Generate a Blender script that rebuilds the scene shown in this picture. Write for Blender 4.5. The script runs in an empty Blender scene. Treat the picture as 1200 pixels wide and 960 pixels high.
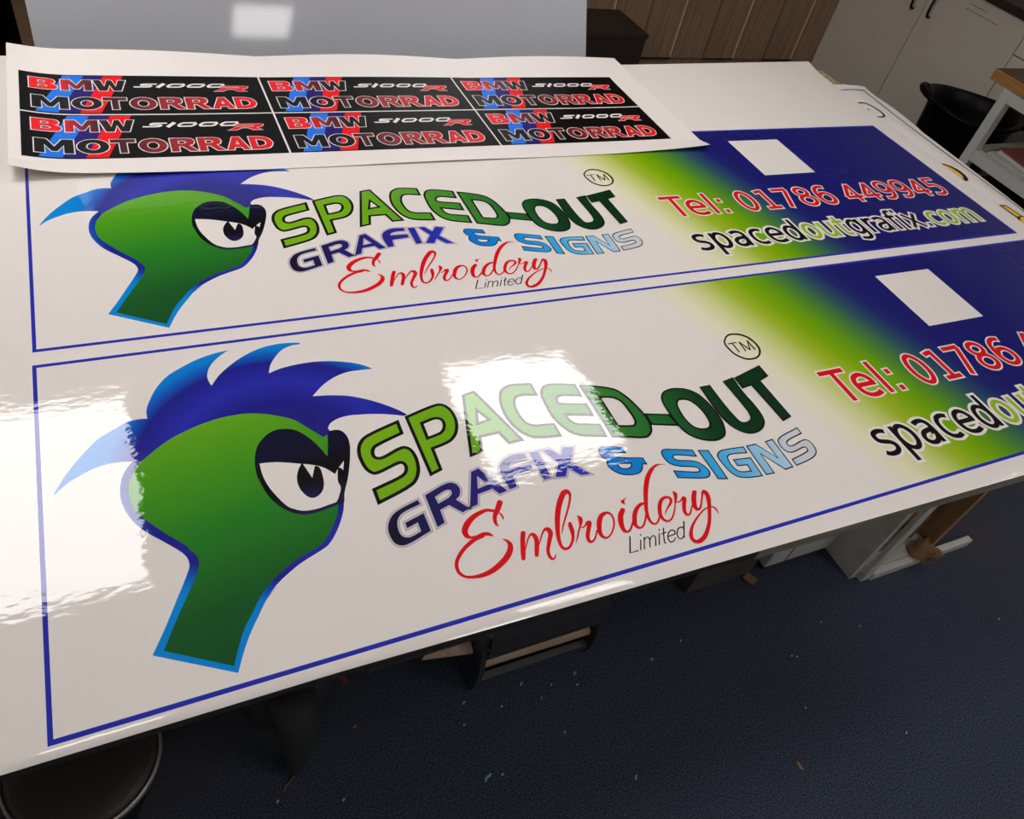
import bpy, bmesh, math, random
from mathutils import Vector, Matrix
from mathutils.geometry import tessellate_polygon
random.seed(7)
SC = bpy.context.scene
COL = SC.collection
TH = 0.9                      # table top height above the floor; all coordinates below have z = 0 on the table top

# ------------------------------------------------------------------ camera, world, exposure
cam = bpy.data.cameras.new('camera')
cam.sensor_width = 36.0
cam.lens = 906.3745674571802 * 36.0 / 1200.0
cam.clip_start = 0.02
camo = bpy.data.objects.new('camera', cam)
COL.objects.link(camo)
R0 = ((0.9019165687715158, -0.3908656188246187, 0.18376770934052417),
      (-0.16857425053920977, -0.7102961266892014, -0.683419442557396),
      (0.3976546554870938, 0.5854088147877224, -0.706517724150127))
CP = (0.18217927, -0.4272087, 0.93398182)
camo.matrix_world = Matrix(((R0[0][0], -R0[1][0], -R0[2][0], CP[0]),
                            (R0[0][1], -R0[1][1], -R0[2][1], CP[1]),
                            (R0[0][2], -R0[1][2], -R0[2][2], CP[2] + TH),
                            (0, 0, 0, 1)))
SC.camera = camo
SC.view_settings.view_transform = 'Standard'
SC.view_settings.look = 'None'
SC.view_settings.gamma = 1.0
SC.view_settings.exposure = 0.0
SC.view_settings.use_curve_mapping = False
W = bpy.data.worlds.new('world'); SC.world = W; W.use_nodes = True
W.node_tree.nodes['Background'].inputs[0].default_value = (.9, .95, 1, 1)
W.node_tree.nodes['Background'].inputs[1].default_value = 0.05

LAMP = 9.8        # radiance of the ceiling lamps
CEIL = 1.6

# ------------------------------------------------------------------ helpers
def lin(c):
    c = c / 255.0
    return c / 12.92 if c <= 0.04045 else ((c + 0.055) / 1.055) ** 2.4
def rgb(r, g, b, k=1.0):
    return (min(1, lin(r) * k), min(1, lin(g) * k), min(1, lin(b) * k), 1)
def ink(r, g, b):             # printed colour: photograph colour taken back to its own albedo
    return rgb(r, g, b, 1.12)
def bare(r, g, b):            # unprinted white film and paper
    return rgb(r, g, b, 1.35)

def new_mat(name):
    m = bpy.data.materials.new(name); m.use_nodes = True
    return m, m.node_tree, m.node_tree.nodes['Principled BSDF']
def mat(name, col, rough=.5, metal=0., bump=None, spec=.5, var=None, emit=None):
    m, nt, b = new_mat(name)
    b.inputs['Base Color'].default_value = col
    b.inputs['Roughness'].default_value = rough
    b.inputs['Metallic'].default_value = metal
    b.inputs['Specular IOR Level'].default_value = spec
    if emit:
        b.inputs['Emission Color'].default_value = emit[0]; b.inputs['Emission Strength'].default_value = emit[1]
    if bump or var:
        tc = nt.nodes.new('ShaderNodeTexCoord')
    if bump:
        sc, st, dist = bump[:3]
        mp = nt.nodes.new('ShaderNodeMapping'); nt.links.new(tc.outputs['Object'], mp.inputs[0])
        if len(bump) > 3: mp.inputs['Scale'].default_value = bump[3]
        n = nt.nodes.new('ShaderNodeTexNoise'); n.inputs['Scale'].default_value = sc; n.inputs['Detail'].default_value = 5
        nt.links.new(mp.outputs[0], n.inputs['Vector'])
        bp = nt.nodes.new('ShaderNodeBump'); bp.inputs['Strength'].default_value = st; bp.inputs['Distance'].default_value = dist
        nt.links.new(n.outputs['Fac'], bp.inputs['Height']); nt.links.new(bp.outputs[0], b.inputs['Normal'])
    if var:
        sc, c2, lo, hi = var[:4]
        mp = nt.nodes.new('ShaderNodeMapping'); nt.links.new(tc.outputs['Object'], mp.inputs[0])
        if len(var) > 4: mp.inputs['Scale'].default_value = var[4]
        n = nt.nodes.new('ShaderNodeTexNoise'); n.inputs['Scale'].default_value = sc; n.inputs['Detail'].default_value = 6
        nt.links.new(mp.outputs[0], n.inputs['Vector'])
        r = nt.nodes.new('ShaderNodeValToRGB')
        r.color_ramp.elements[0].position = lo; r.color_ramp.elements[0].color = col
        r.color_ramp.elements[1].position = hi; r.color_ramp.elements[1].color = c2
        nt.links.new(n.outputs['Fac'], r.inputs[0]); nt.links.new(r.outputs[0], b.inputs['Base Color'])
    return m

def vinyl_bump(nt, b, tc):
    # the film lies a little unevenly on the board: long soft waves and fine ripples
    last = None
    for sc, dist, sxy in ((6.0, .0011, (1, 1, 1)), (38.0, .00020, (1, 2.0, 1)), (190.0, .000014, (1, 2.4, 1))):
        mp = nt.nodes.new('ShaderNodeMapping'); mp.inputs['Scale'].default_value = sxy
        nt.links.new(tc.outputs['Object'], mp.inputs[0])
        n = nt.nodes.new('ShaderNodeTexNoise'); n.inputs['Scale'].default_value = sc; n.inputs['Detail'].default_value = 2
        nt.links.new(mp.outputs[0], n.inputs['Vector'])
        bp = nt.nodes.new('ShaderNodeBump'); bp.inputs['Distance'].default_value = dist
        nt.links.new(n.outputs['Fac'], bp.inputs['Height'])
        if last: nt.links.new(last.outputs[0], bp.inputs['Normal'])
        last = bp
    nt.links.new(last.outputs[0], b.inputs['Normal'])

def vinyl(name, col=None, ramp=None, axis=None, circ=None, rough=.03):
    """glossy printed film; ramp: [(position, colour)] over a*x+b*y+c (axis) or over the distance from a centre (circ)"""
    m, nt, b = new_mat(name)
    b.inputs['Roughness'].default_value = rough; b.inputs['Specular IOR Level'].default_value = .5
    tc = nt.nodes.new('ShaderNodeTexCoord')
    if ramp:
        if axis:
            dp = nt.nodes.new('ShaderNodeVectorMath'); dp.operation = 'DOT_PRODUCT'
            dp.inputs[1].default_value = (axis[0], axis[1], 0)
            nt.links.new(tc.outputs['Object'], dp.inputs[0]); src = dp.outputs['Value']
            lo, hi = axis[2], axis[3]
        else:
            sb = nt.nodes.new('ShaderNodeVectorMath'); sb.operation = 'DISTANCE'
            sb.inputs[1].default_value = (circ[0], circ[1], 0)
            nt.links.new(tc.outputs['Object'], sb.inputs[0]); src = sb.outputs['Value']
            lo, hi = circ[2], circ[3]
        mr = nt.nodes.new('ShaderNodeMapRange'); mr.inputs['From Min'].default_value = lo; mr.inputs['From Max'].default_value = hi
        nt.links.new(src, mr.inputs['Value'])
        cr = nt.nodes.new('ShaderNodeValToRGB'); els = cr.color_ramp.elements
        els[0].position = ramp[0][0]; els[0].color = ramp[0][1]; els[1].position = ramp[-1][0]; els[1].color = ramp[-1][1]
        for p, c in ramp[1:-1]:
            e = els.new(p); e.color = c
        nt.links.new(mr.outputs[0], cr.inputs[0]); nt.links.new(cr.outputs[0], b.inputs['Base Color'])
    else:
        b.inputs['Base Color'].default_value = col
    vinyl_bump(nt, b, tc)
    return m

def link(o, parent=None):
    COL.objects.link(o)
    if parent: o.parent = parent
    return o
def tag(o, label=None, cat=None, group=None, kind=None):
    if label: o['label'] = label
    if cat: o['category'] = cat
    if group: o['group'] = group
    if kind: o['kind'] = kind
    return o
def thing(name, label, cat, loc=(0, 0, 0), group=None):
    o = bpy.data.objects.new(name, None); link(o); o.empty_display_size = .05
    o.location = (loc[0], loc[1], loc[2] + TH); o['base'] = list(loc)
    return tag(o, label, cat, group)
def origin(o):
    x = Vector((0, 0, 0))
    while o is not None:
        x += o.location; o = o.parent
    return x - Vector((0, 0, TH))
def obj(name, bm_or_data, mats, parent=None, loc=None, smooth=False):
    """link ONE mesh object; geometry comes in table coordinates, loc is its own origin"""
    me = bpy.data.meshes.new(name)
    if isinstance(bm_or_data, bmesh.types.BMesh):
        bm_or_data.to_mesh(me); bm_or_data.free()
    else:
        v, f = bm_or_data[:2]
        me.from_pydata([tuple(p) for p in v], [], f)
        if len(bm_or_data) > 2:
            me.polygons.foreach_set('material_index', bm_or_data[2])
    if not isinstance(mats, (list, tuple)): mats = [mats]
    for m in mats: me.materials.append(m)
    o = bpy.data.objects.new(name, me); link(o, parent)
    base = origin(parent) if parent else Vector((0, 0, 0))
    L = Vector(loc) if loc is not None else base
    me.transform(Matrix.Translation(-L))
    o.location = (L - base) + (Vector((0, 0, TH)) if not parent else Vector((0, 0, 0)))
    if smooth: me.polygons.foreach_set('use_smooth', [True] * len(me.polygons))
    me.update()
    return o
def dup(o, parent, dloc=(0, 0, 0)):
    c = o.copy(); COL.objects.link(c); c.parent = parent
    c.location = Vector(o.location) + Vector(dloc)
    for g in o.children:
        d = dup(g, c)
    return c

def add_box(bm, lo, hi, bevel=0.0, rot=None, piv=None):
    r = bmesh.ops.create_cube(bm, size=1.0)
    vs = r['verts']
    for v in vs:
        v.co = Vector((lo[0] + (v.co.x + .5) * (hi[0] - lo[0]), lo[1] + (v.co.y + .5) * (hi[1] - lo[1]), lo[2] + (v.co.z + .5) * (hi[2] - lo[2])))
    if bevel:
        es = list({e for v in vs for e in v.link_edges})
        rr = bmesh.ops.bevel(bm, geom=es, offset=bevel, segments=2, affect='EDGES', profile=.5)
        vs = list({v for v in vs if v.is_valid} | set(rr['verts']))
    if rot:
        p = Vector(piv) if piv else Vector([(a + b) / 2 for a, b in zip(lo, hi)])
        ax, ang = rot
        bmesh.ops.rotate(bm, verts=vs, cent=p, matrix=Matrix.Rotation(ang, 3, ax))
    return vs
def box(lo, hi, bevel=0.0, rot=None, piv=None):
    bm = bmesh.new(); add_box(bm, lo, hi, bevel, rot, piv); return bm
def add_tube(bm, pts, rad, seg=10, caps=True):
    pts = [Vector(p) for p in pts]; n = len(pts)
    if not isinstance(rad, (list, tuple)): rad = [rad] * n
    rings = []; up = None
    for i, p in enumerate(pts):
        t = (pts[min(i + 1, n - 1)] - pts[max(i - 1, 0)]).normalized()
        if up is None:
            up = Vector((0, 0, 1)) if abs(t.z) < .9 else Vector((1, 0, 0))
        a = t.cross(up).normalized(); b = a.cross(t).normalized(); up = b
        rings.append([bm.verts.new(p + (a * math.cos(k * 2 * math.pi / seg) + b * math.sin(k * 2 * math.pi / seg)) * rad[i]) for k in range(seg)])
    for r0, r1 in zip(rings, rings[1:]):
        for k in range(seg):
            bm.faces.new((r0[k], r0[(k + 1) % seg], r1[(k + 1) % seg], r1[k]))
    if caps:
        bm.faces.new(rings[0][::-1]); bm.faces.new(rings[-1])
def tube(pts, rad, seg=10):
    bm = bmesh.new(); add_tube(bm, pts, rad, seg); bmesh.ops.recalc_face_normals(bm, faces=bm.faces); return bm
def lathe(prof, c, seg=48, warp=None):
    bm = bmesh.new(); rings = []
    for r, z in prof:
        ring = []
        for k in range(seg):
            a = 2 * math.pi * k / seg
            p = Vector((c[0] + r * math.cos(a), c[1] + r * math.sin(a), z))
            if warp: p = warp(p, a, r, z)
            ring.append(bm.verts.new(p))
        rings.append(ring)
    for r0, r1 in zip(rings, rings[1:]):
        for k in range(seg):
            bm.faces.new((r0[k], r0[(k + 1) % seg], r1[(k + 1) % seg], r1[k]))
    bmesh.ops.recalc_face_normals(bm, faces=bm.faces)
    return bm
def solid_grid(fn, nu, nv, thick):
    """a thin sheet with real thickness: fn(u, v) -> top point"""
    v = []; f = []
    for j in range(nv + 1):
        for i in range(nu + 1):
            v.append(Vector(fn(i / nu, j / nv)))
    N = len(v)
    v += [p - Vector((0, 0, thick)) for p in v]
    I = lambda i, j: j * (nu + 1) + i
    for j in range(nv):
        for i in range(nu):
            q = (I(i, j), I(i + 1, j), I(i + 1, j + 1), I(i, j + 1))
            f.append(q); f.append(tuple(N + k for k in q[::-1]))
    for i in range(nu):
        f.append((I(i + 1, 0), I(i, 0), N + I(i, 0), N + I(i + 1, 0)))
        f.append((I(i, nv), I(i + 1, nv), N + I(i + 1, nv), N + I(i, nv)))
    for j in range(nv):
        f.append((I(0, j), I(0, j + 1), N + I(0, j + 1), N + I(0, j)))
        f.append((I(nu, j + 1), I(nu, j), N + I(nu, j), N + I(nu, j + 1)))
    return v, f

class Flat:
    """flat printed shapes, several inks in one mesh"""
    def __init__(s): s.v = []; s.f = []; s.m = []
    def poly(s, contours, z, mi=0):
        cs = [[Vector((x, y, 0)) for x, y in c] for c in contours]
        base = len(s.v)
        flat = [p for c in cs for p in c]
        for t in tessellate_polygon(cs):
            a, b, c = [flat[i] for i in t]
            ar = (b.x - a.x) * (c.y - a.y) - (b.y - a.y) * (c.x - a.x)
            if abs(ar) < 1e-12: continue
            t = t if ar > 0 else (t[0], t[2], t[1])
            s.f.append(tuple(base + i for i in t)); s.m.append(mi)
        s.v += [(p.x, p.y, z) for p in flat]
    def strip(s, pts, z, mi=0):
        base = len(s.v); s.v += [(x, y, z) for x, y in pts]
        for k in range(0, len(pts) - 2, 2):
            a, b, c, d = base + k, base + k + 1, base + k + 3, base + k + 2
            ar = 0; q = [s.v[i] for i in (a, b, c, d)]
            for i in range(4): ar += q[i][0] * q[(i + 1) % 4][1] - q[(i + 1) % 4][0] * q[i][1]
            s.f.append((a, b, c, d) if ar > 0 else (d, c, b, a)); s.m.append(mi)
    def mesh(s, v, f, z, mi=0):
        base = len(s.v); s.v += [(p[0], p[1], z) for p in v]
        for q in f: s.f.append(tuple(base + i for i in q)); s.m.append(mi)
    def data(s): return s.v, s.f, s.m
def shift_contour(c, d, hole=False):
    """parallel contour: d > 0 grows the shape"""
    n = len(c); area = sum(c[i][0] * c[(i + 1) % n][1] - c[(i + 1) % n][0] * c[i][1] for i in range(n))
    s = 1 if area > 0 else -1
    if hole: s = -s
    pts = [c[i] for i in range(n) if math.dist(c[i], c[i - 1]) > 1e-5]
    n = len(pts); out = []
    for i in range(n):
        p0, p1, p2 = pts[i - 1], pts[i], pts[(i + 1) % n]
        a = Vector((p1[0] - p0[0], p1[1] - p0[1])).normalized(); b = Vector((p2[0] - p1[0], p2[1] - p1[1])).normalized()
        na = Vector((a.y, -a.x)) * s; nb = Vector((b.y, -b.x)) * s
        m = na + nb; L = m.length
        if L < .3: m = na; k = 1
        else: m /= L; k = min(1 / max(m.dot(na), .35), 2.2)
        out.append((p1[0] + m.x * d * k, p1[1] + m.y * d * k))
    return out


def smooth(pts, closed=False, sub=6):
    """rounded line through the points"""
    n = len(pts); out = []
    P = [Vector(p) for p in pts]
    for i in range(n if closed else n - 1):
        p1, p2 = P[i], P[(i + 1) % n]
        p0 = P[i - 1] if (closed or i) else p1 * 2 - p2
        p3 = P[(i + 2) % n] if (closed or i + 2 < n) else p2 * 2 - p1
        for k in range(sub):
            t = k / sub
            q = .5 * ((2 * p1) + (p2 - p0) * t + (2 * p0 - 5 * p1 + 4 * p2 - p3) * t * t + (3 * p1 - p0 - 3 * p2 + p3) * t ** 3)
            out.append((q.x, q.y))
    if not closed: out.append(tuple(P[-1]))
    return out
def mixed(pts):
    """contour with corners (x, y) and rounded points (x, y, 1)"""
    n = len(pts); out = []
    for i in range(n):
        a, b = pts[i], pts[(i + 1) % n]
        out.append(a[:2])
        if len(a) < 3 and len(b) < 3: continue
        p1, p2 = Vector(a[:2]), Vector(b[:2])
        m1 = (p2 - Vector(pts[i - 1][:2])) / 2 if len(a) > 2 else p2 - p1
        m2 = (Vector(pts[(i + 2) % n][:2]) - p1) / 2 if len(b) > 2 else p2 - p1
        for k in range(1, 5):
            t = k / 5
            q = (2 * t ** 3 - 3 * t * t + 1) * p1 + (t ** 3 - 2 * t * t + t) * m1 + (-2 * t ** 3 + 3 * t * t) * p2 + (t ** 3 - t * t) * m2
            out.append((q.x, q.y))
    return out
def ell(cx, cy, rx, ry, n=28):
    return [(cx + rx * math.cos(2 * math.pi * k / n), cy + ry * math.sin(2 * math.pi * k / n)) for k in range(n + 1)]
SIX = [(.53, .665), (.43, .69), (.32, .68), (.2, .6), (.125, .45), (.108, .3), (.13, .15), (.21, .055), (.33, .03), (.45, .07), (.52, .17), (.52, .3), (.45, .4), (.34, .43), (.22, .4), (.14, .31)]
# thin sans letters: advance, strokes (S = rounded, L = straight, D = square dot, C = closed)
FONT = {
 'T': (.611, [('L', [(.0, .684), (.611, .684)]), ('L', [(.305, 0), (.305, .66)])]),
 'e': (.615, [('S', [(.525, .285), (.50, .39), (.43, .475), (.33, .513), (.2, .48), (.12, .39), (.10, .27), (.13, .14), (.22, .055), (.35, .033), (.46, .052), (.54, .082)]), ('L', [(.10, .285), (.565, .285)])]),
 'l': (.278, [('L', [(.139, 0), (.139, .76)])]),
 ':': (.337, [('D', (.175, .058)), ('D', (.175, .455))]),
 ' ': (.318, []),
 '0': (.636, [('C', ell(.318, .364, .205, .335))]),
 '1': (.636, [('L', [(.345, .04), (.345, .729)]), ('L', [(.345, .69), (.14, .645)]), ('L', [(.13, .042), (.55, .042)])]),
 '7': (.636, [('L', [(.075, .685), (.53, .685)]), ('L', [(.495, .66), (.22, 0)])]),
 '8': (.636, [('C', ell(.318, .54, .180, .150)), ('C', ell(.318, .205, .208, .175))]),
 '6': (.636, [('S', SIX)]),
 '9': (.636, [('S', [(.636 - x, .728 - y) for x, y in SIX])]),
 '4': (.636, [('L', [(.43, 0), (.43, .70)]), ('L', [(.415, .69), (.075, .215)]), ('L', [(.05, .20), (.59, .20)])]),
 '5': (.636, [('L', [(.51, .685), (.12, .685)]), ('L', [(.158, .66), (.158, .37)]), ('S', [(.158, .405), (.25, .43), (.35, .425), (.46, .37), (.51, .24), (.47, .11), (.36, .042), (.24, .033), (.10, .065)])]),
 's': (.521, [('S', [(.44, .475), (.35, .505), (.25, .513), (.14, .48), (.105, .405), (.14, .325), (.25, .287), (.36, .255), (.43, .19), (.42, .10), (.33, .045), (.22, .033), (.13, .045), (.06, .08)])]),
 'p': (.635, [('L', [(.135, -.208), (.135, .547)]), ('C', ell(.34, .273, .20, .243))]),
 'd': (.635, [('L', [(.50, 0), (.50, .76)]), ('C', ell(.295, .273, .20, .243))]),
 'g': (.635, [('C', ell(.295, .273, .20, .243)), ('S', [(.50, .547), (.50, .35), (.50, .15), (.50, -.02), (.465, -.12), (.38, -.165), (.27, -.17), (.13, -.135)])]),
 'o': (.612, [('C', ell(.306, .273, .205, .243))]),
 'c': (.55, [('S', [(.48, .475), (.40, .505), (.32, .513), (.2, .48), (.12, .39), (.10, .27), (.12, .16), (.2, .065), (.32, .033), (.40, .042), (.48, .068)])]),
 'a': (.613, [('S', [(.475, 0), (.475, .15), (.475, .31), (.455, .43), (.38, .50), (.28, .513), (.19, .50), (.11, .47)]), ('S', [(.475, .305), (.33, .295), (.2, .27), (.115, .2), (.11, .11), (.18, .045), (.28, .035), (.38, .07), (.45, .15), (.475, .24)])]),
 'u': (.634, [('S', [(.13, .547), (.13, .38), (.132, .2), (.165, .09), (.24, .04), (.34, .045), (.45, .12), (.49, .24)]), ('L', [(.497, 0), (.497, .547)])]),
 't': (.392, [('S', [(.18, .70), (.18, .5), (.18, .3), (.182, .14), (.215, .06), (.28, .037), (.37, .037)]), ('L', [(.03, .51), (.37, .51)])]),
 'r': (.411, [('L', [(.135, 0), (.135, .547)]), ('S', [(.135, .28), (.17, .41), (.25, .485), (.34, .497), (.41, .485)])]),
 'f': (.352, [('S', [(.155, 0), (.155, .2), (.155, .4), (.157, .58), (.185, .68), (.25, .722), (.37, .722)]), ('L', [(.02, .51), (.36, .51)])]),
 'i': (.278, [('L', [(.139, 0), (.139, .547)]), ('D', (.139, .705))]),
 'x': (.592, [('L', [(.06, .547), (.53, 0)]), ('L', [(.53, .547), (.06, 0)])]),
 '.': (.318, [('D', (.16, .058))]),
 'm': (.974, [('L', [(.135, 0), (.135, .547)]), ('S', [(.135, .28), (.175, .42), (.26, .5), (.37, .505), (.455, .44), (.487, .32), (.487, .16), (.487, 0)]), ('S', [(.487, .28), (.53, .42), (.615, .5), (.72, .505), (.81, .44), (.842, .32), (.842, .16), (.842, 0)])]),
}
def pen(fl, pts, w, ext, z, mi, closed=False):
    if closed: pts = pts[:-1]; n = len(pts)
    n = len(pts); P = [Vector(p) for p in pts]; s = []
    for i in range(n + 1 if closed else n):
        j = i % n
        a = P[j - 1] if (closed or j > 0) else P[j]
        b = P[(j + 1) % n] if (closed or j < n - 1) else P[j]
        t = (b - a).normalized(); p = P[j].copy()
        if not closed and j == 0: p -= t * ext
        if not closed and j == n - 1: p += t * ext
        s += [(p.x - t.y * w / 2, p.y + t.x * w / 2), (p.x + t.y * w / 2, p.y - t.x * w / 2)]
    fl.strip(s, z, mi)
_PZ = [0]
def write_thin(fl, body, em, x0, x1, y0, stroke, grow, z, mi, kern={}):
    """thin sans lettering; mi may be a list with one ink per letter"""
    adv = 0; xs = []
    for i, ch in enumerate(body):
        adv += kern.get(body[i - 1:i + 1] if i else '', 0); xs.append(adv); adv += FONT[ch][0]
    lo = -.0 if body[0] == 'T' else .055
    hi = adv - (.09 if body[-1] == 'm' else .08)
    kx = (x1 - x0) / (hi - lo)
    for i, (ch, a) in enumerate(zip(body, xs)):
        m = mi[i] if isinstance(mi, list) else mi
        X = lambda p: (x0 + (p[0] + a - lo) * kx, y0 + p[1] * em)
        for kd, pts in FONT[ch][1]:
            _PZ[0] += 1; zz = z + (_PZ[0] % 7) * 5e-6
            if kd == 'D':
                c = X(pts); r = .058; fl.poly([[(c[0] - r * kx - grow, c[1] - r * em - grow), (c[0] + r * kx + grow, c[1] - r * em - grow), (c[0] + r * kx + grow, c[1] + r * em + grow), (c[0] - r * kx - grow, c[1] + r * em + grow)]], zz, m)
                continue
            q = [X(p) for p in (smooth(pts) if kd == 'S' else pts)]
            pen(fl, q, stroke + 2 * grow, grow, zz, m, kd == 'C')
# heavy wide capitals in a unit box: (outline, holes...)
HEAVY = {
 'B': ([(0, 0), (0, 1), (.66, 1), (.84, .95, 1), (.92, .77, 1), (.87, .60, 1), (.76, .53), (.93, .45, 1), (1, .27, 1), (.92, .07, 1), (.68, 0)], [(.30, .61), (.30, .80), (.52, .80), (.59, .705, 1), (.52, .61)], [(.30, .20), (.30, .41), (.56, .41), (.65, .305, 1), (.56, .20)]),
 'M': ([(0, 0), (0, 1), (.30, 1), (.50, .47), (.70, 1), (1, 1), (1, 0), (.75, 0), (.75, .60), (.57, .14), (.43, .14), (.25, .60), (.25, 0)],),
 'W': ([(0, 1), (.23, 1), (.33, .40), (.43, 1), (.57, 1), (.68, .40), (.78, 1), (1, 1), (.83, 0), (.60, 0), (.5, .56), (.40, 0), (.17, 0)],),
 'O': (ell(.5, .5, .5, .52)[:-1], ell(.5, .5, .22, .27)[:-1]),
 'T': ([(0, 1), (1, 1), (1, .76), (.64, .76), (.64, 0), (.36, 0), (.36, .76), (0, .76)],),
 'R': ([(0, 0), (0, 1), (.60, 1), (.82, .94, 1), (.89, .73, 1), (.82, .52, 1), (.68, .44), (1, 0), (.68, 0), (.43, .38), (.28, .38), (.28, 0)], [(.28, .58), (.28, .80), (.50, .80), (.60, .69, 1), (.50, .58)]),
 'A': ([(0, 0), (.35, 1), (.65, 1), (1, 0), (.72, 0), (.66, .2), (.34, .2), (.28, 0)], [(.42, .42), (.58, .42), (.5, .68)]),
 'D': ([(0, 0), (0, 1), (.45, 1), (.82, .88, 1), (1, .5, 1), (.82, .12, 1), (.45, 0)], [(.28, .23), (.28, .77), (.42, .77), (.65, .67, 1), (.71, .5, 1), (.65, .33, 1), (.42, .23)]),
}
def write_heavy(fl, word, spans, y0, y1, rim, z, mi_rim, mi_fill, shear=0.0):
    for k in (0, 1):
        for ch, (a, b) in zip(word, spans):
            cs = [[(a + p[0] * (b - a) + shear * p[1] * (y1 - y0), y0 + p[1] * (y1 - y0)) for p in mixed(c)] for c in HEAVY[ch]]
            if k == 0: fl.poly([shift_contour(cs[0], rim)] + [shift_contour(c, rim, True) for c in cs[1:]], z, mi_rim)
            else: fl.poly(cs, z + .0003, mi_fill)

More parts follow.
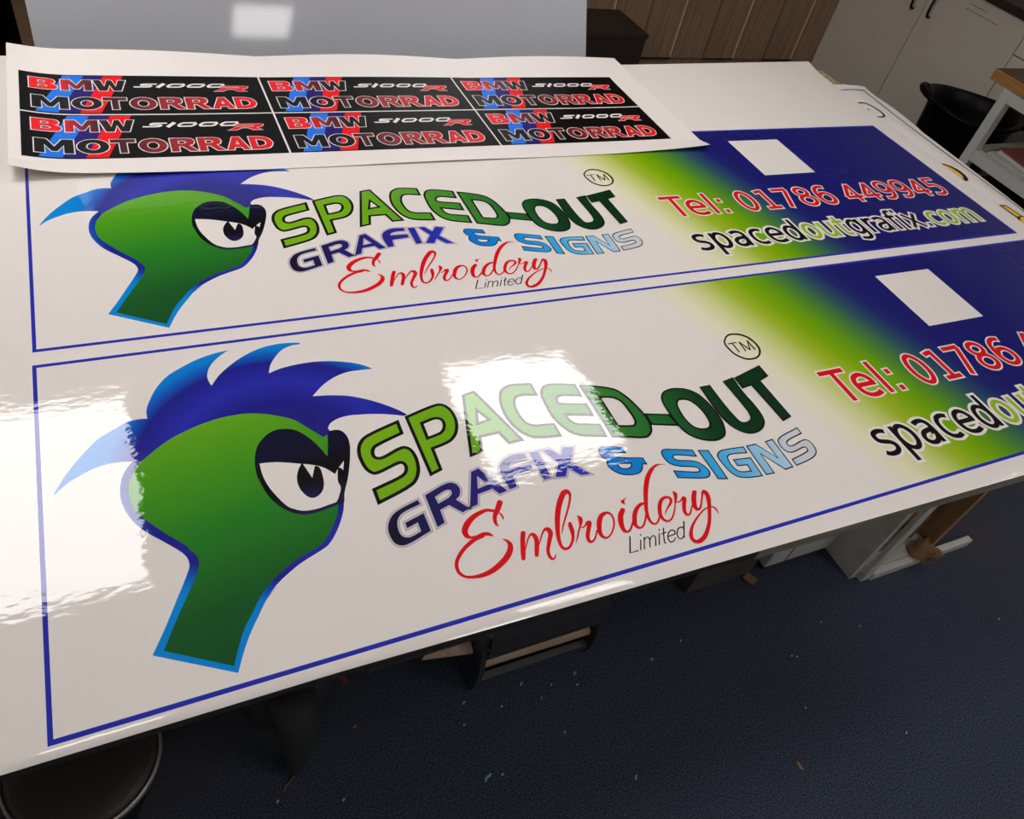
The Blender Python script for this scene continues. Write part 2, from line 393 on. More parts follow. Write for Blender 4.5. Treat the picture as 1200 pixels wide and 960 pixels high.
# printed outlines, tenths of a millimetre on the sheet: group|outline width or strip|contours
ART = """
main|0.0052|5130 3696 5121 3383 5028 3354 4930 3325 4836 3295 4753 3268 4688 3245 4665 3236 4646 3228 4629 3221 4614 3212 4600 3201 4589 3188 4580 3174 4571 3158 4565 3142 4560 3126 4557 3110 4555 3092 4555 3075 4557 3059 4562 3046 4570 3037 4581 3029 4593 3024 4607 3021 4620 3019 4634 3019 4647 3021 4662 3025 4677 3030 4696 3036 4739 3051 4792 3073 4849 3097 4904 3118 4950 3131 4973 3136 4993 3139 5011 3141 5029 3140 5047 3136 5067 3128 5087 3117 5106 3102 5123 3084 5138 3064 5151 3036 5161 3004 5169 2968 5174 2931 5177 2895 5178 2856 5176 2815 5172 2773 5166 2733 5159 2695 5152 2662 5143 2631 5133 2601 5121 2572 5108 2543 5090 2511 5070 2480 5048 2450 5025 2422 5001 2397 4977 2378 4952 2362 4926 2348 4900 2336 4876 2324 4855 2315 4837 2307 4818 2299 4797 2292 4771 2283 4701 2259 4613 2231 4516 2202 4417 2172 4324 2143 4322 2452 4429 2482 4546 2513 4660 2543 4759 2574 4829 2603 4845 2613 4858 2622 4869 2631 4878 2641 4887 2653 4896 2667 4904 2684 4910 2701 4915 2719 4917 2734 4917 2749 4914 2763 4910 2777 4904 2789 4896 2797 4887 2801 4877 2802 4865 2801 4851 2799 4835 2796 4781 2783 4710 2759 4631 2733 4559 2711 4502 2699 4481 2697 4462 2696 4446 2697 4430 2701 4415 2708 4396 2723 4377 2743 4359 2766 4343 2792 4330 2819 4320 2847 4312 2879 4306 2912 4302 2945 4298 2979 4295 3014 4293 3049 4293 3086 4294 3122 4298 3157 4304 3192 4312 3227 4322 3262 4334 3295 4348 3326 4364 3354 4383 3380 4403 3405 4424 3428 4446 3449 4467 3466 4488 3480 4511 3493 4537 3505 4568 3518 4653 3551 4760 3585 4882 3622 5008 3659
main|0.0049|5244 3738 5355 3769 5474 3804 5590 3837 5696 3865 5780 3882 5812 3887 5840 3890 5864 3892 5886 3890 5909 3886 5931 3878 5953 3866 5974 3852 5993 3835 6010 3814 6028 3786 6043 3753 6056 3717 6066 3678 6073 3638 6077 3596 6079 3550 6077 3503 6072 3456 6064 3410 6050 3361 6033 3312 6012 3263 5988 3217 5963 3177 5939 3146 5913 3118 5885 3093 5857 3071 5830 3052 5808 3039 5786 3028 5763 3020 5740 3012 5714 3004 5674 2992 5630 2982 5583 2972 5536 2963 5491 2953 5475 2524 5243 2449|5497 3509 5545 3521 5596 3535 5646 3548 5691 3557 5728 3556 5747 3551 5764 3544 5779 3534 5790 3522 5798 3507 5802 3488 5803 3466 5800 3442 5795 3418 5788 3396 5778 3374 5764 3352 5749 3330 5732 3311 5715 3296 5696 3284 5675 3275 5654 3269 5632 3264 5610 3258 5586 3252 5562 3246 5537 3242 5512 3237 5487 3232
main|0.0045|6351 3992 6601 4039 7000 2766 6712 2755 6638 3013 6323 3008 6241 2711 5982 2652|6475 3554 6566 3357 6402 3327
main|0.0043|7679 3979 7677 3673 7609 3686 7540 3702 7472 3717 7409 3727 7357 3728 7334 3726 7313 3723 7295 3718 7277 3710 7261 3697 7240 3672 7221 3638 7204 3599 7190 3559 7179 3520 7171 3478 7166 3434 7165 3389 7166 3346 7169 3305 7174 3266 7179 3228 7187 3192 7198 3159 7213 3130 7229 3108 7248 3090 7270 3074 7293 3061 7318 3050 7345 3041 7374 3036 7405 3034 7437 3031 7470 3027 7509 3021 7549 3015 7591 3008 7633 3002 7674 2995 7678 2693 7639 2697 7600 2700 7561 2704 7523 2708 7484 2712 7442 2718 7399 2724 7357 2730 7316 2738 7279 2747 7249 2755 7220 2763 7193 2773 7167 2784 7142 2798 7118 2815 7095 2835 7074 2857 7053 2881 7033 2908 7011 2940 6991 2975 6971 3013 6954 3054 6938 3098 6923 3153 6911 3214 6901 3278 6895 3343 6893 3409 6896 3473 6902 3540 6912 3607 6926 3672 6943 3732 6958 3774 6974 3815 6993 3854 7014 3889 7039 3921 7066 3947 7096 3970 7129 3990 7162 4007 7194 4020 7224 4029 7255 4034 7285 4035 7315 4035 7346 4035 7377 4032 7408 4028 7439 4022 7471 4016 7503 4010 7537 4004 7572 3998 7608 3992 7644 3985
main|0.004|8480 3778 8464 3468 8378 3491 8287 3518 8199 3543 8122 3559 8062 3558 8044 3553 8028 3546 8014 3537 8001 3526 7991 3515 7981 3501 7973 3484 7967 3467 7963 3451 7963 3439 7966 3430 7971 3424 7980 3419 7991 3412 8048 3391 8138 3366 8247 3340 8362 3314 8467 3288 8460 2980 7976 3113 7979 3088 7981 3063 7984 3037 7988 3013 7995 2991 8006 2969 8019 2949 8035 2929 8052 2912 8071 2898 8092 2887 8114 2880 8139 2874 8165 2869 8194 2862 8242 2849 8298 2834 8357 2819 8417 2804 8476 2789 8457 2482 8400 2498 8341 2514 8283 2530 8228 2545 8178 2560 8144 2570 8114 2579 8085 2588 8057 2598 8029 2610 8001 2623 7973 2637 7946 2653 7920 2670 7896 2690 7873 2713 7851 2739 7831 2766 7811 2796 7793 2830 7771 2877 7749 2929 7730 2985 7714 3044 7702 3104 7695 3166 7693 3231 7693 3298 7696 3364 7699 3428 7702 3482 7704 3536 7708 3589 7716 3639 7729 3687 7743 3723 7760 3758 7779 3792 7801 3821 7824 3846 7847 3862 7872 3875 7899 3883 7927 3890 7954 3894 7987 3896 8022 3893 8056 3888 8091 3881 8125 3874 8158 3867 8190 3859 8222 3851 8254 3842 8287 3833 8324 3823 8363 3812 8402 3800 8441 3789
main|0.0034|9397 2816 9867 2688 9906 2381 9382 2535
main|0.0038|8538 3746 8575 3736 8611 3726 8647 3716 8685 3705 8726 3692 8785 3672 8851 3648 8918 3622 8982 3596 9037 3571 9070 3554 9100 3538 9127 3522 9153 3503 9177 3481 9205 3447 9230 3409 9254 3367 9275 3324 9294 3280 9311 3239 9325 3196 9337 3152 9348 3107 9359 3060 9371 3007 9382 2951 9392 2894 9400 2837 9405 2781 9408 2732 9410 2683 9409 2635 9405 2588 9395 2543 9383 2506 9367 2469 9349 2433 9328 2400 9305 2372 9282 2351 9258 2332 9232 2316 9206 2302 9181 2293 9158 2287 9136 2286 9113 2288 9089 2291 9063 2295 9009 2307 8946 2326 8880 2349 8815 2371 8754 2391 8709 2405 8666 2419 8624 2432 8582 2444 8540 2457|8796 3350 8821 3345 8847 3340 8872 3334 8897 3328 8920 3321 8943 3314 8965 3306 8986 3297 9007 3287 9026 3274 9044 3259 9061 3242 9077 3223 9091 3202 9103 3177 9116 3137 9125 3090 9130 3038 9134 2986 9135 2934 9137 2880 9137 2822 9134 2766 9127 2715 9115 2676 9106 2661 9095 2648 9083 2636 9071 2627 9059 2621 9047 2617 9035 2617 9023 2618 9010 2621 8996 2623 8961 2630 8920 2639 8875 2651 8830 2663 8786 2675
main|0.0034|10352 3249 10323 3254 10297 3257 10270 3259 10244 3258 10215 3256 10182 3252 10148 3246 10113 3238 10079 3227 10048 3212 10023 3195 9999 3176 9977 3155 9957 3132 9939 3108 9922 3078 9908 3045 9897 3010 9888 2974 9880 2938 9873 2892 9869 2843 9867 2794 9866 2744 9866 2693 9864 2633 9863 2571 9863 2509 9866 2449 9872 2394 9879 2348 9888 2304 9899 2262 9913 2222 9931 2185 9953 2147 9979 2112 10009 2079 10041 2048 10075 2020 10111 1995 10151 1972 10194 1951 10237 1934 10280 1920 10315 1911 10352 1904 10389 1899 10426 1898 10463 1902 10497 1908 10533 1918 10568 1931 10602 1947 10632 1967 10659 1992 10683 2022 10705 2056 10724 2091 10742 2125 10759 2165 10773 2206 10784 2248 10794 2290 10801 2333 10807 2382 10810 2432 10811 2482 10810 2532 10809 2581 10807 2630 10804 2678 10799 2726 10793 2773 10785 2819 10775 2862 10764 2905 10751 2947 10735 2986 10716 3023 10692 3058 10665 3090 10635 3120 10602 3147 10566 3171 10527 3193 10484 3211 10438 3227 10393 3240|10337 2939 10318 2943 10299 2946 10279 2948 10260 2946 10241 2941 10226 2932 10210 2919 10195 2904 10181 2888 10169 2870 10155 2841 10144 2808 10136 2772 10129 2735 10124 2699 10118 2655 10115 2609 10113 2563 10115 2519 10119 2476 10125 2436 10134 2397 10145 2359 10160 2326 10178 2297 10199 2275 10223 2257 10250 2242 10278 2230 10306 2222 10329 2217 10355 2215 10380 2215 10405 2218 10426 2225 10441 2233 10455 2244 10469 2257 10481 2271 10491 2286 10505 2312 10515 2342 10522 2375 10528 2409 10533 2443 10537 2483 10538 2525 10537 2567 10534 2608 10529 2648 10523 2685 10515 2722 10505 2758 10494 2791 10481 2820 10470 2841 10457 2860 10444 2877 10430 2892 10415 2905 10401 2915 10386 2923 10370 2930 10354 2935
main|0.0031|10847 3165 11097 3165 11095 3075 11093 2986 11091 2898 11089 2811 11090 2726 11091 2644 11093 2561 11096 2480 11102 2406 11110 2340 11115 2300 11121 2261 11128 2226 11140 2197 11157 2175 11175 2165 11196 2158 11219 2154 11244 2154 11268 2157 11290 2162 11314 2170 11338 2180 11359 2193 11378 2208 11393 2228 11405 2252 11414 2278 11421 2306 11427 2333 11433 2364 11436 2395 11436 2427 11436 2463 11436 2505 11435 2611 11431 2743 11426 2890 11420 3042 11414 3189 11705 3241 11698 3167 11690 3095 11683 3023 11677 2950 11674 2878 11675 2797 11680 2714 11687 2632 11692 2553 11694 2479 11694 2425 11693 2372 11690 2322 11685 2274 11677 2227 11669 2191 11659 2156 11648 2123 11633 2090 11614 2059 11593 2032 11567 2004 11540 1979 11510 1955 11479 1935 11443 1917 11403 1901 11363 1888 11323 1878 11286 1872 11252 1869 11220 1869 11189 1872 11159 1877 11130 1884 11102 1894 11075 1907 11049 1923 11025 1940 11002 1960 10975 1986 10951 2015 10927 2047 10906 2080 10888 2114 10872 2147 10859 2181 10849 2217 10839 2254 10831 2295 10824 2348 10819 2407 10816 2469 10815 2531 10814 2589 10815 2637 10816 2682 10819 2727 10822 2774 10825 2823 10829 2887 10833 2955 10837 3024 10842 3095
main|0.0031|12488 3414 12488 3098 12230 3024 12249 2050 11995 1985 11947 2955 11704 2920 11713 3221
tag|0|4916 2077 4927 1994 4873 1981 4817 1968 4762 1955 4712 1942 4670 1928 4648 1919 4629 1911 4612 1903 4595 1893 4580 1881 4564 1866 4549 1850 4535 1832 4522 1812 4511 1792 4501 1768 4493 1741 4487 1714 4482 1686 4480 1660 4479 1635 4479 1609 4482 1584 4486 1562 4493 1542 4502 1528 4512 1516 4524 1505 4537 1496 4549 1489 4561 1485 4572 1482 4585 1481 4598 1481 4613 1481 4642 1487 4675 1496 4712 1508 4749 1521 4785 1533 4787 1692 4608 1637 4607 1735 4922 1824 4924 1500 4846 1474 4765 1445 4687 1418 4616 1395 4558 1380 4533 1375 4511 1371 4491 1369 4472 1370 4454 1373 4435 1380 4417 1389 4400 1401 4384 1416 4371 1431 4360 1450 4351 1472 4344 1495 4339 1520 4335 1545 4332 1574 4332 1606 4333 1638 4336 1670 4342 1699 4348 1723 4356 1746 4365 1767 4375 1789 4388 1810 4403 1833 4420 1856 4439 1878 4459 1899 4480 1918 4502 1934 4525 1947 4549 1959 4575 1971 4605 1983 4657 2002 4718 2021 4784 2040 4851 2058
tag|0|5047 2130 5122 2157 5200 2186 5278 2215 5349 2238 5409 2253 5436 2257 5460 2260 5482 2260 5502 2258 5521 2252 5538 2243 5555 2231 5570 2217 5583 2201 5592 2184 5598 2166 5602 2147 5604 2126 5603 2105 5600 2084 5594 2063 5585 2041 5574 2020 5562 2000 5549 1983 5535 1970 5520 1959 5505 1950 5489 1941 5473 1931 5616 1722 5489 1679 5337 1862 5179 1813 5167 1579 5038 1535|5182 2061 5227 2079 5275 2100 5322 2119 5365 2134 5399 2139 5415 2138 5429 2135 5441 2129 5450 2122 5457 2114 5460 2104 5460 2093 5459 2081 5456 2068 5452 2057 5445 2046 5434 2034 5422 2024 5410 2014 5398 2005 5387 1999 5377 1993 5366 1989 5354 1984 5341 1979 5315 1970 5286 1960 5254 1950 5221 1940 5190 1930
tag|0|5893 2372 6032 2409 6310 1880 6167 1851 6095 1973 5835 1934 5761 1754 5627 1731|5954 2268 6069 2070 5875 2033
tag|0|6892 2510 6882 2405 6832 2403 6780 2403 6729 2401 6683 2398 6642 2390 6621 2383 6601 2375 6583 2366 6568 2356 6554 2344 6546 2333 6540 2322 6535 2309 6530 2297 6524 2285 6893 2283 6893 2164 6519 2124 6489 1909 6358 1888 6352 1960 6345 2035 6339 2109 6336 2179 6340 2239 6346 2269 6353 2298 6362 2323 6372 2347 6385 2370 6399 2390 6416 2408 6434 2425 6453 2441 6474 2456 6501 2472 6530 2487 6561 2500 6592 2510 6622 2518 6647 2523 6672 2525 6697 2525 6721 2524 6746 2523 6775 2522 6804 2519 6833 2516 6863 2513
tag|0|6967 2498 7121 2493 7107 1931 6971 1920
tag|0|7198 2488 7339 2490 7460 2311 7579 2467 7763 2420 7558 2140 7783 1829 7611 1847 7461 2042 7354 1889 7178 1918 7361 2184
sig|0.0016|8324 2295 8368 2284 8421 2270 8480 2254 8540 2237 8597 2222 8603 2065 8342 2137 8352 2119 8361 2101 8370 2082 8381 2065 8393 2052 8403 2043 8414 2036 8427 2031 8441 2026 8459 2019 8515 2001 8590 1980 8676 1957 8764 1934 8848 1911 8847 1749 8767 1774 8756 1755 8746 1737 8735 1718 8723 1701 8710 1685 8694 1670 8677 1657 8659 1644 8640 1633 8621 1625 8598 1618 8574 1614 8549 1613 8524 1613 8498 1615 8461 1619 8421 1627 8381 1637 8344 1650 8310 1665 8284 1681 8260 1699 8238 1719 8218 1741 8200 1764 8185 1787 8171 1812 8159 1838 8150 1864 8146 1890 8145 1908 8146 1928 8150 1947 8155 1964 8161 1979 8169 1990 8178 1999 8188 2008 8198 2017 8186 2034 8172 2052 8159 2069 8148 2088 8140 2108 8134 2128 8129 2150 8127 2172 8127 2194 8130 2215 8136 2231 8145 2248 8155 2264 8166 2278 8178 2289 8191 2297 8204 2302 8219 2305 8233 2307 8247 2309 8262 2308 8276 2307 8290 2303 8306 2299|8334 1900 8560 1841 8554 1831 8549 1820 8544 1810 8537 1800 8529 1793 8517 1786 8503 1782 8488 1779 8472 1778 8457 1778 8437 1780 8415 1785 8394 1793 8376 1803 8361 1814 8352 1828 8346 1845 8342 1863 8338 1882
sig|0.0018|9351 1977 9374 1974 9398 1968 9422 1960 9448 1951 9477 1942 9537 1924 9606 1904 9681 1881 9757 1858 9831 1836 9825 1670 9738 1701 9644 1737 9554 1771 9478 1794 9426 1801 9406 1795 9394 1785 9392 1775 9394 1762 9399 1748 9406 1734 9414 1723 9422 1715 9432 1709 9442 1703 9455 1698 9469 1693 9500 1682 9538 1671 9579 1660 9620 1649 9656 1636 9681 1625 9704 1615 9726 1604 9747 1591 9766 1575 9786 1554 9805 1530 9822 1503 9836 1476 9847 1449 9855 1425 9861 1399 9865 1374 9866 1349 9862 1325 9857 1309 9849 1292 9839 1277 9828 1263 9816 1251 9803 1242 9788 1234 9772 1229 9755 1224 9739 1221 9721 1220 9704 1220 9686 1223 9666 1227 9642 1231 9575 1247 9491 1271 9397 1299 9301 1328 9211 1355 9216 1528 9304 1497 9400 1463 9492 1430 9572 1405 9630 1392 9646 1390 9660 1389 9671 1390 9679 1394 9684 1404 9686 1418 9685 1434 9682 1450 9676 1462 9668 1471 9656 1477 9641 1482 9625 1487 9607 1493 9567 1506 9516 1521 9461 1537 9408 1554 9364 1573 9334 1589 9308 1605 9284 1623 9263 1642 9244 1663 9231 1684 9219 1706 9210 1729 9204 1754 9199 1779 9198 1805 9198 1833 9201 1862 9206 1889 9214 1912 9221 1926 9229 1938 9238 1950 9248 1960 9259 1968 9275 1974 9293 1978 9312 1979 9331 1978
sig|0.0018|9909 1808 10114 1756 10095 1094 9905 1146
sig|0.0018|10825 1659 10807 1503 10736 1515 10661 1528 10588 1541 10522 1550 10470 1551 10453 1550 10437 1548 10423 1545 10410 1540 10399 1533 10388 1523 10379 1510 10372 1494 10365 1478 10360 1461 10354 1432 10350 1398 10349 1363 10351 1329 10355 1300 10360 1278 10367 1257 10375 1239 10386 1222 10398 1208 10409 1198 10421 1191 10435 1184 10450 1179 10466 1174 10490 1168 10518 1163 10547 1160 10577 1156 10607 1152 10622 1270 10430 1296 10434 1455 10803 1407 10769 981 10695 990 10619 999 10544 1008 10475 1019 10418 1032 10386 1042 10359 1052 10335 1063 10313 1076 10292 1092 10271 1114 10252 1138 10236 1165 10222 1195 10210 1225 10200 1262 10192 1302 10187 1344 10184 1386 10181 1426 10180 1460 10178 1495 10178 1530 10181 1561 10188 1588 10194 1601 10201 1612 10210 1623 10219 1633 10231 1643 10248 1655 10268 1666 10289 1676 10312 1685 10334 1691 10357 1695 10381 1697 10405 1696 10431 1694 10460 1693 10521 1689 10592 1682 10669 1675 10748 1666
sig|0.0018|10875 1662 11094 1658 11301 1283 11305 1657 11498 1676 11473 1004 11274 990 11048 1404 11030 978 10835 987
sig|0.0018|12185 1793 12174 1634 12092 1618 12004 1603 11920 1587 11846 1571 11791 1554 11774 1547 11759 1540 11747 1533 11736 1525 11728 1517 11721 1506 11717 1494 11715 1482 11715 1471 11718 1462 11724 1455 11734 1450 11746 1446 11760 1444 11777 1443 11816 1447 11867 1458 11923 1473 11978 1487 12025 1496 12052 1499 12078 1503 12102 1505 12123 1504 12142 1501 12160 1494 12175 1483 12187 1471 12198 1456 12207 1440 12214 1419 12218 1394 12220 1367 12219 1339 12215 1313 12210 1288 12203 1263 12194 1238 12182 1213 12167 1191 12151 1173 12133 1157 12112 1141 12091 1126 12068 1113 12043 1101 12017 1091 11989 1082 11959 1074 11926 1066 11861 1053 11785 1041 11703 1031 11621 1021 11541 1010 11550 1169 11630 1184 11716 1198 11800 1213 11874 1228 11932 1242 11950 1248 11967 1253 11981 1258 11993 1264 12002 1272 12009 1282 12013 1294 12015 1307 12014 1318 12010 1327 12003 1331 11992 1333 11980 1334 11965 1333 11949 1333 11916 1328 11877 1320 11833 1311 11791 1303 11753 1297 11725 1295 11698 1294 11673 1294 11649 1296 11628 1301 11608 1310 11591 1321 11576 1335 11563 1351 11552 1368 11543 1388 11537 1411 11534 1435 11533 1460 11534 1486 11537 1510 11541 1537 11547 1563 11557 1588 11570 1610 11584 1625 11601 1639 11620 1652 11641 1663 11662 1674 11687 1684 11713 1693 11742 1700 11772 1707 11806 1715 11870 1730 11944 1746 12024 1761 12106 1777
hair|0|193 3479 224 3539 254 3601 285 3663 317 3724 352 3785 392 3848 434 3911 478 3974 523 4035 568 4094 611 4149 654 4203 698 4256 743 4305 789 4349 833 4383 877 4413 922 4439 967 4465 1011 4490 1052 4514 1093 4539 1133 4562 1173 4582 1212 4598 1242 4606 1273 4612 1302 4615 1331 4617 1359 4617 1383 4616 1406 4613 1429 4609 1452 4604 1475 4601 1475 4633 1475 4666 1475 4699 1476 4732 1480 4765 1488 4803 1499 4842 1512 4881 1527 4921 1543 4961 1565 5013 1589 5068 1615 5123 1644 5176 1674 5227 1706 5276 1741 5323 1777 5369 1815 5411 1855 5451 1898 5488 1944 5521 1991 5551 2039 5580 2087 5609 2138 5639 2190 5668 2243 5696 2296 5722 2350 5746 2402 5766 2454 5785 2507 5802 2559 5817 2611 5830 2661 5841 2710 5848 2758 5855 2807 5861 2857 5868 2828 5848 2798 5828 2769 5808 2741 5787 2713 5765 2685 5740 2657 5714 2630 5687 2604 5660 2580 5631 2560 5607 2541 5582 2523 5556 2506 5529 2491 5500 2477 5467 2463 5431 2452 5393 2443 5357 2437 5322 2435 5296 2436 5270 2438 5244 2441 5220 2445 5196 2449 5175 2453 5155 2459 5135 2464 5115 2470 5096 2498 5137 2526 5180 2555 5222 2584 5264 2616 5304 2652 5344 2690 5383 2730 5421 2771 5458 2813 5495 2862 5535 2912 5574 2965 5611 3018 5647 3072 5681 3127 5711 3184 5740 3241 5767 3299 5790 3356 5810 3412 5825 3468 5837 3524 5847 3579 5854 3631 5858 3675 5861 3717 5861 3759 5859 3799 5857 3840 5853 3877 5848 3913 5842 3949 5835 3984 5828 4020 5821 4029 5782 3994 5780 3958 5779 3922 5778 3886 5775 3851 5767 3817 5757 3783 5744 3749 5728 3716 5710 3684 5687 3652 5659 3619 5626 3588 5590 3558 5553 3531 5517 3509 5486 3489 5456 3469 5425 3452 5394 3435 5361 3422 5327 3410 5293 3399 5257 3388 5222 3377 5187 3420 5202 3462 5218 3505 5234 3549 5249 3594 5261 3646 5272 3700 5281 3755 5288 3810 5294 3866 5299 3925 5303 3985 5305 4045 5306 4105 5305 4165 5302 4224 5296 4282 5288 4340 5278 4398 5267 4456 5253 4514 5237 4573 5219 4630 5199 4686 5178 4738 5157 4780 5138 4819 5118 4857 5098 4893 5076 4927 5053 4957 5030 4984 5005 5011 4980 5037 4954 5063 4929 5024 4931 4985 4934 4945 4937 4905 4939 4864 4941 4817 4943 4767 4946 4718 4947 4668 4946 4618 4941 4571 4932 4525 4920 4478 4906 4433 4888 4388 4869 4344 4848 4300 4824 4257 4799 4216 4772 4177 4744 4144 4718 4113 4691 4082 4663 4054 4635 4027 4609 4008 4590 3990 4572 3972 4554 3956 4536 3938 4517 3990 4510 4042 4503 4094 4496 4146 4488 4199 4478 4254 4466 4310 4452 4366 4437 4421 4421 4473 4402 4518 4384 4560 4365 4601 4344 4642 4322 4683 4299 4724 4275 4765 4250 4806 4224 4846 4197 4886 4169 4926 4139 4966 4107 5006 4075 5044 4043 5080 4011 5111 3984 5140 3956 5168 3929 5195 3902 5220 3875 5239 3853 5256 3830 5273 3808 5289 3786 5306 3764 5242 3755 5199 3772 5156 3790 5113 3807 5070 3824 5027 3839 4983 3854 4940 3868 4896 3881 4852 3893 4807 3904 4763 3914 4718 3923 4673 3932 4628 3939 4583 3946 4537 3952 4491 3959 4445 3965 4400 3968 4356 3968 4318 3966 4280 3962 4243 3955 4208 3947 4175 3936 4149 3925 4124 3913 4100 3899 4077 3884 4058 3867 4044 3851 4031 3833 4020 3815 4010 3797 3998 3779 4026 3708 4043 3711 4061 3716 4079 3720 4097 3722 4113 3721 4129 3717 4145 3711 4160 3703 4174 3692 4187 3679 4201 3661 4214 3640 4225 3615 4234 3589 4241 3562 4246 3532 4248 3500 4248 3466 4246 3430 4242 3391 4232 3331 4216 3265 4197 3195 4176 3126 4155 3059 4134 2995 4112 2931 4089 2868 4065 2807 4041 2747 4017 2693 3991 2640 3965 2589 3941 2539 3921 2491 3907 2452 3895 2413 3884 2375 3874 2340 3863 2306 3856 2281 3849 2257 3842 2235 3834 2211 3823 2185 3802 2137 3775 2083 3745 2026 3713 1970 3681 1918 3646 1868 3609 1818 3571 1770 3535 1729 3503 1697 3488 1683 3474 1672 3461 1663 3447 1654 3431 1645 3404 1632 3375 1620 3344 1608 3312 1595 3278 1582 3234 1565 3186 1547 3138 1528 3090 1508 3044 1487 3003 1466 2964 1444 2925 1421 2887 1398 2850 1374 2813 1350 2777 1326 2742 1301 2708 1275 2675 1247 2640 1214 2603 1174 2569 1135 2544 1106 2535 1094 2554 1109 2598 1150 2651 1199 2695 1240 2714 1258 2700 1246 2666 1217 2621 1178 2574 1134 2535 1094 2503 1055 2473 1013 2445 971 2416 928 2388 885 2358 841 2327 797 2297 752 2269 708 2242 665 2220 628 2199 592 2180 556 2160 519 2140 479 2115 428 2090 374 2066 318 2041 262 2017 207 1126 735 1160 796 1195 857 1230 919 1266 982 1301 1048 1340 1123 1380 1201 1420 1282 1460 1361 1498 1438 1531 1502 1564 1566 1595 1628 1624 1686 1648 1738 1661 1765 1672 1790 1681 1813 1689 1835 1694 1858 1697 1876 1698 1894 1698 1912 1697 1930 1694 1948 1689 1971 1681 1996 1671 2020 1660 2043 1649 2065 1638 2082 1628 2098 1616 2113 1603 2129 1589 2147 1563 2179 1532 2215 1498 2253 1463 2293 1428 2334 1383 2384 1334 2436 1285 2490 1238 2546 1197 2601 1167 2648 1140 2695 1115 2743 1092 2792 1071 2842 1053 2891 1036 2942 1022 2993 1010 3045 1001 3097 995 3145 992 3194 992 3244 994 3292 997 3339 1002 3383 1009 3426 1018 3469 1028 3509 1040 3548 1052 3581 1065 3612 1080 3642 1095 3670 1111 3698 1128 3722 1145 3745 1164 3768 1182 3789 1200 3812 1170 3819 1140 3826 1111 3833 1081 3839 1050 3843 1019 3847 988 3849 956 3850 924 3850 891 3848 850 3843 809 3836 766 3826 725 3815 684 3802 646 3787 609 3770 572 3752 537 3733 502 3713 468 3694 435 3673 403 3653 372 3632 344 3611 323 3593 304 3576 286 3558 269 3541 254 3524 245 3513 237 3503 229 3493 222 3483 214 3473
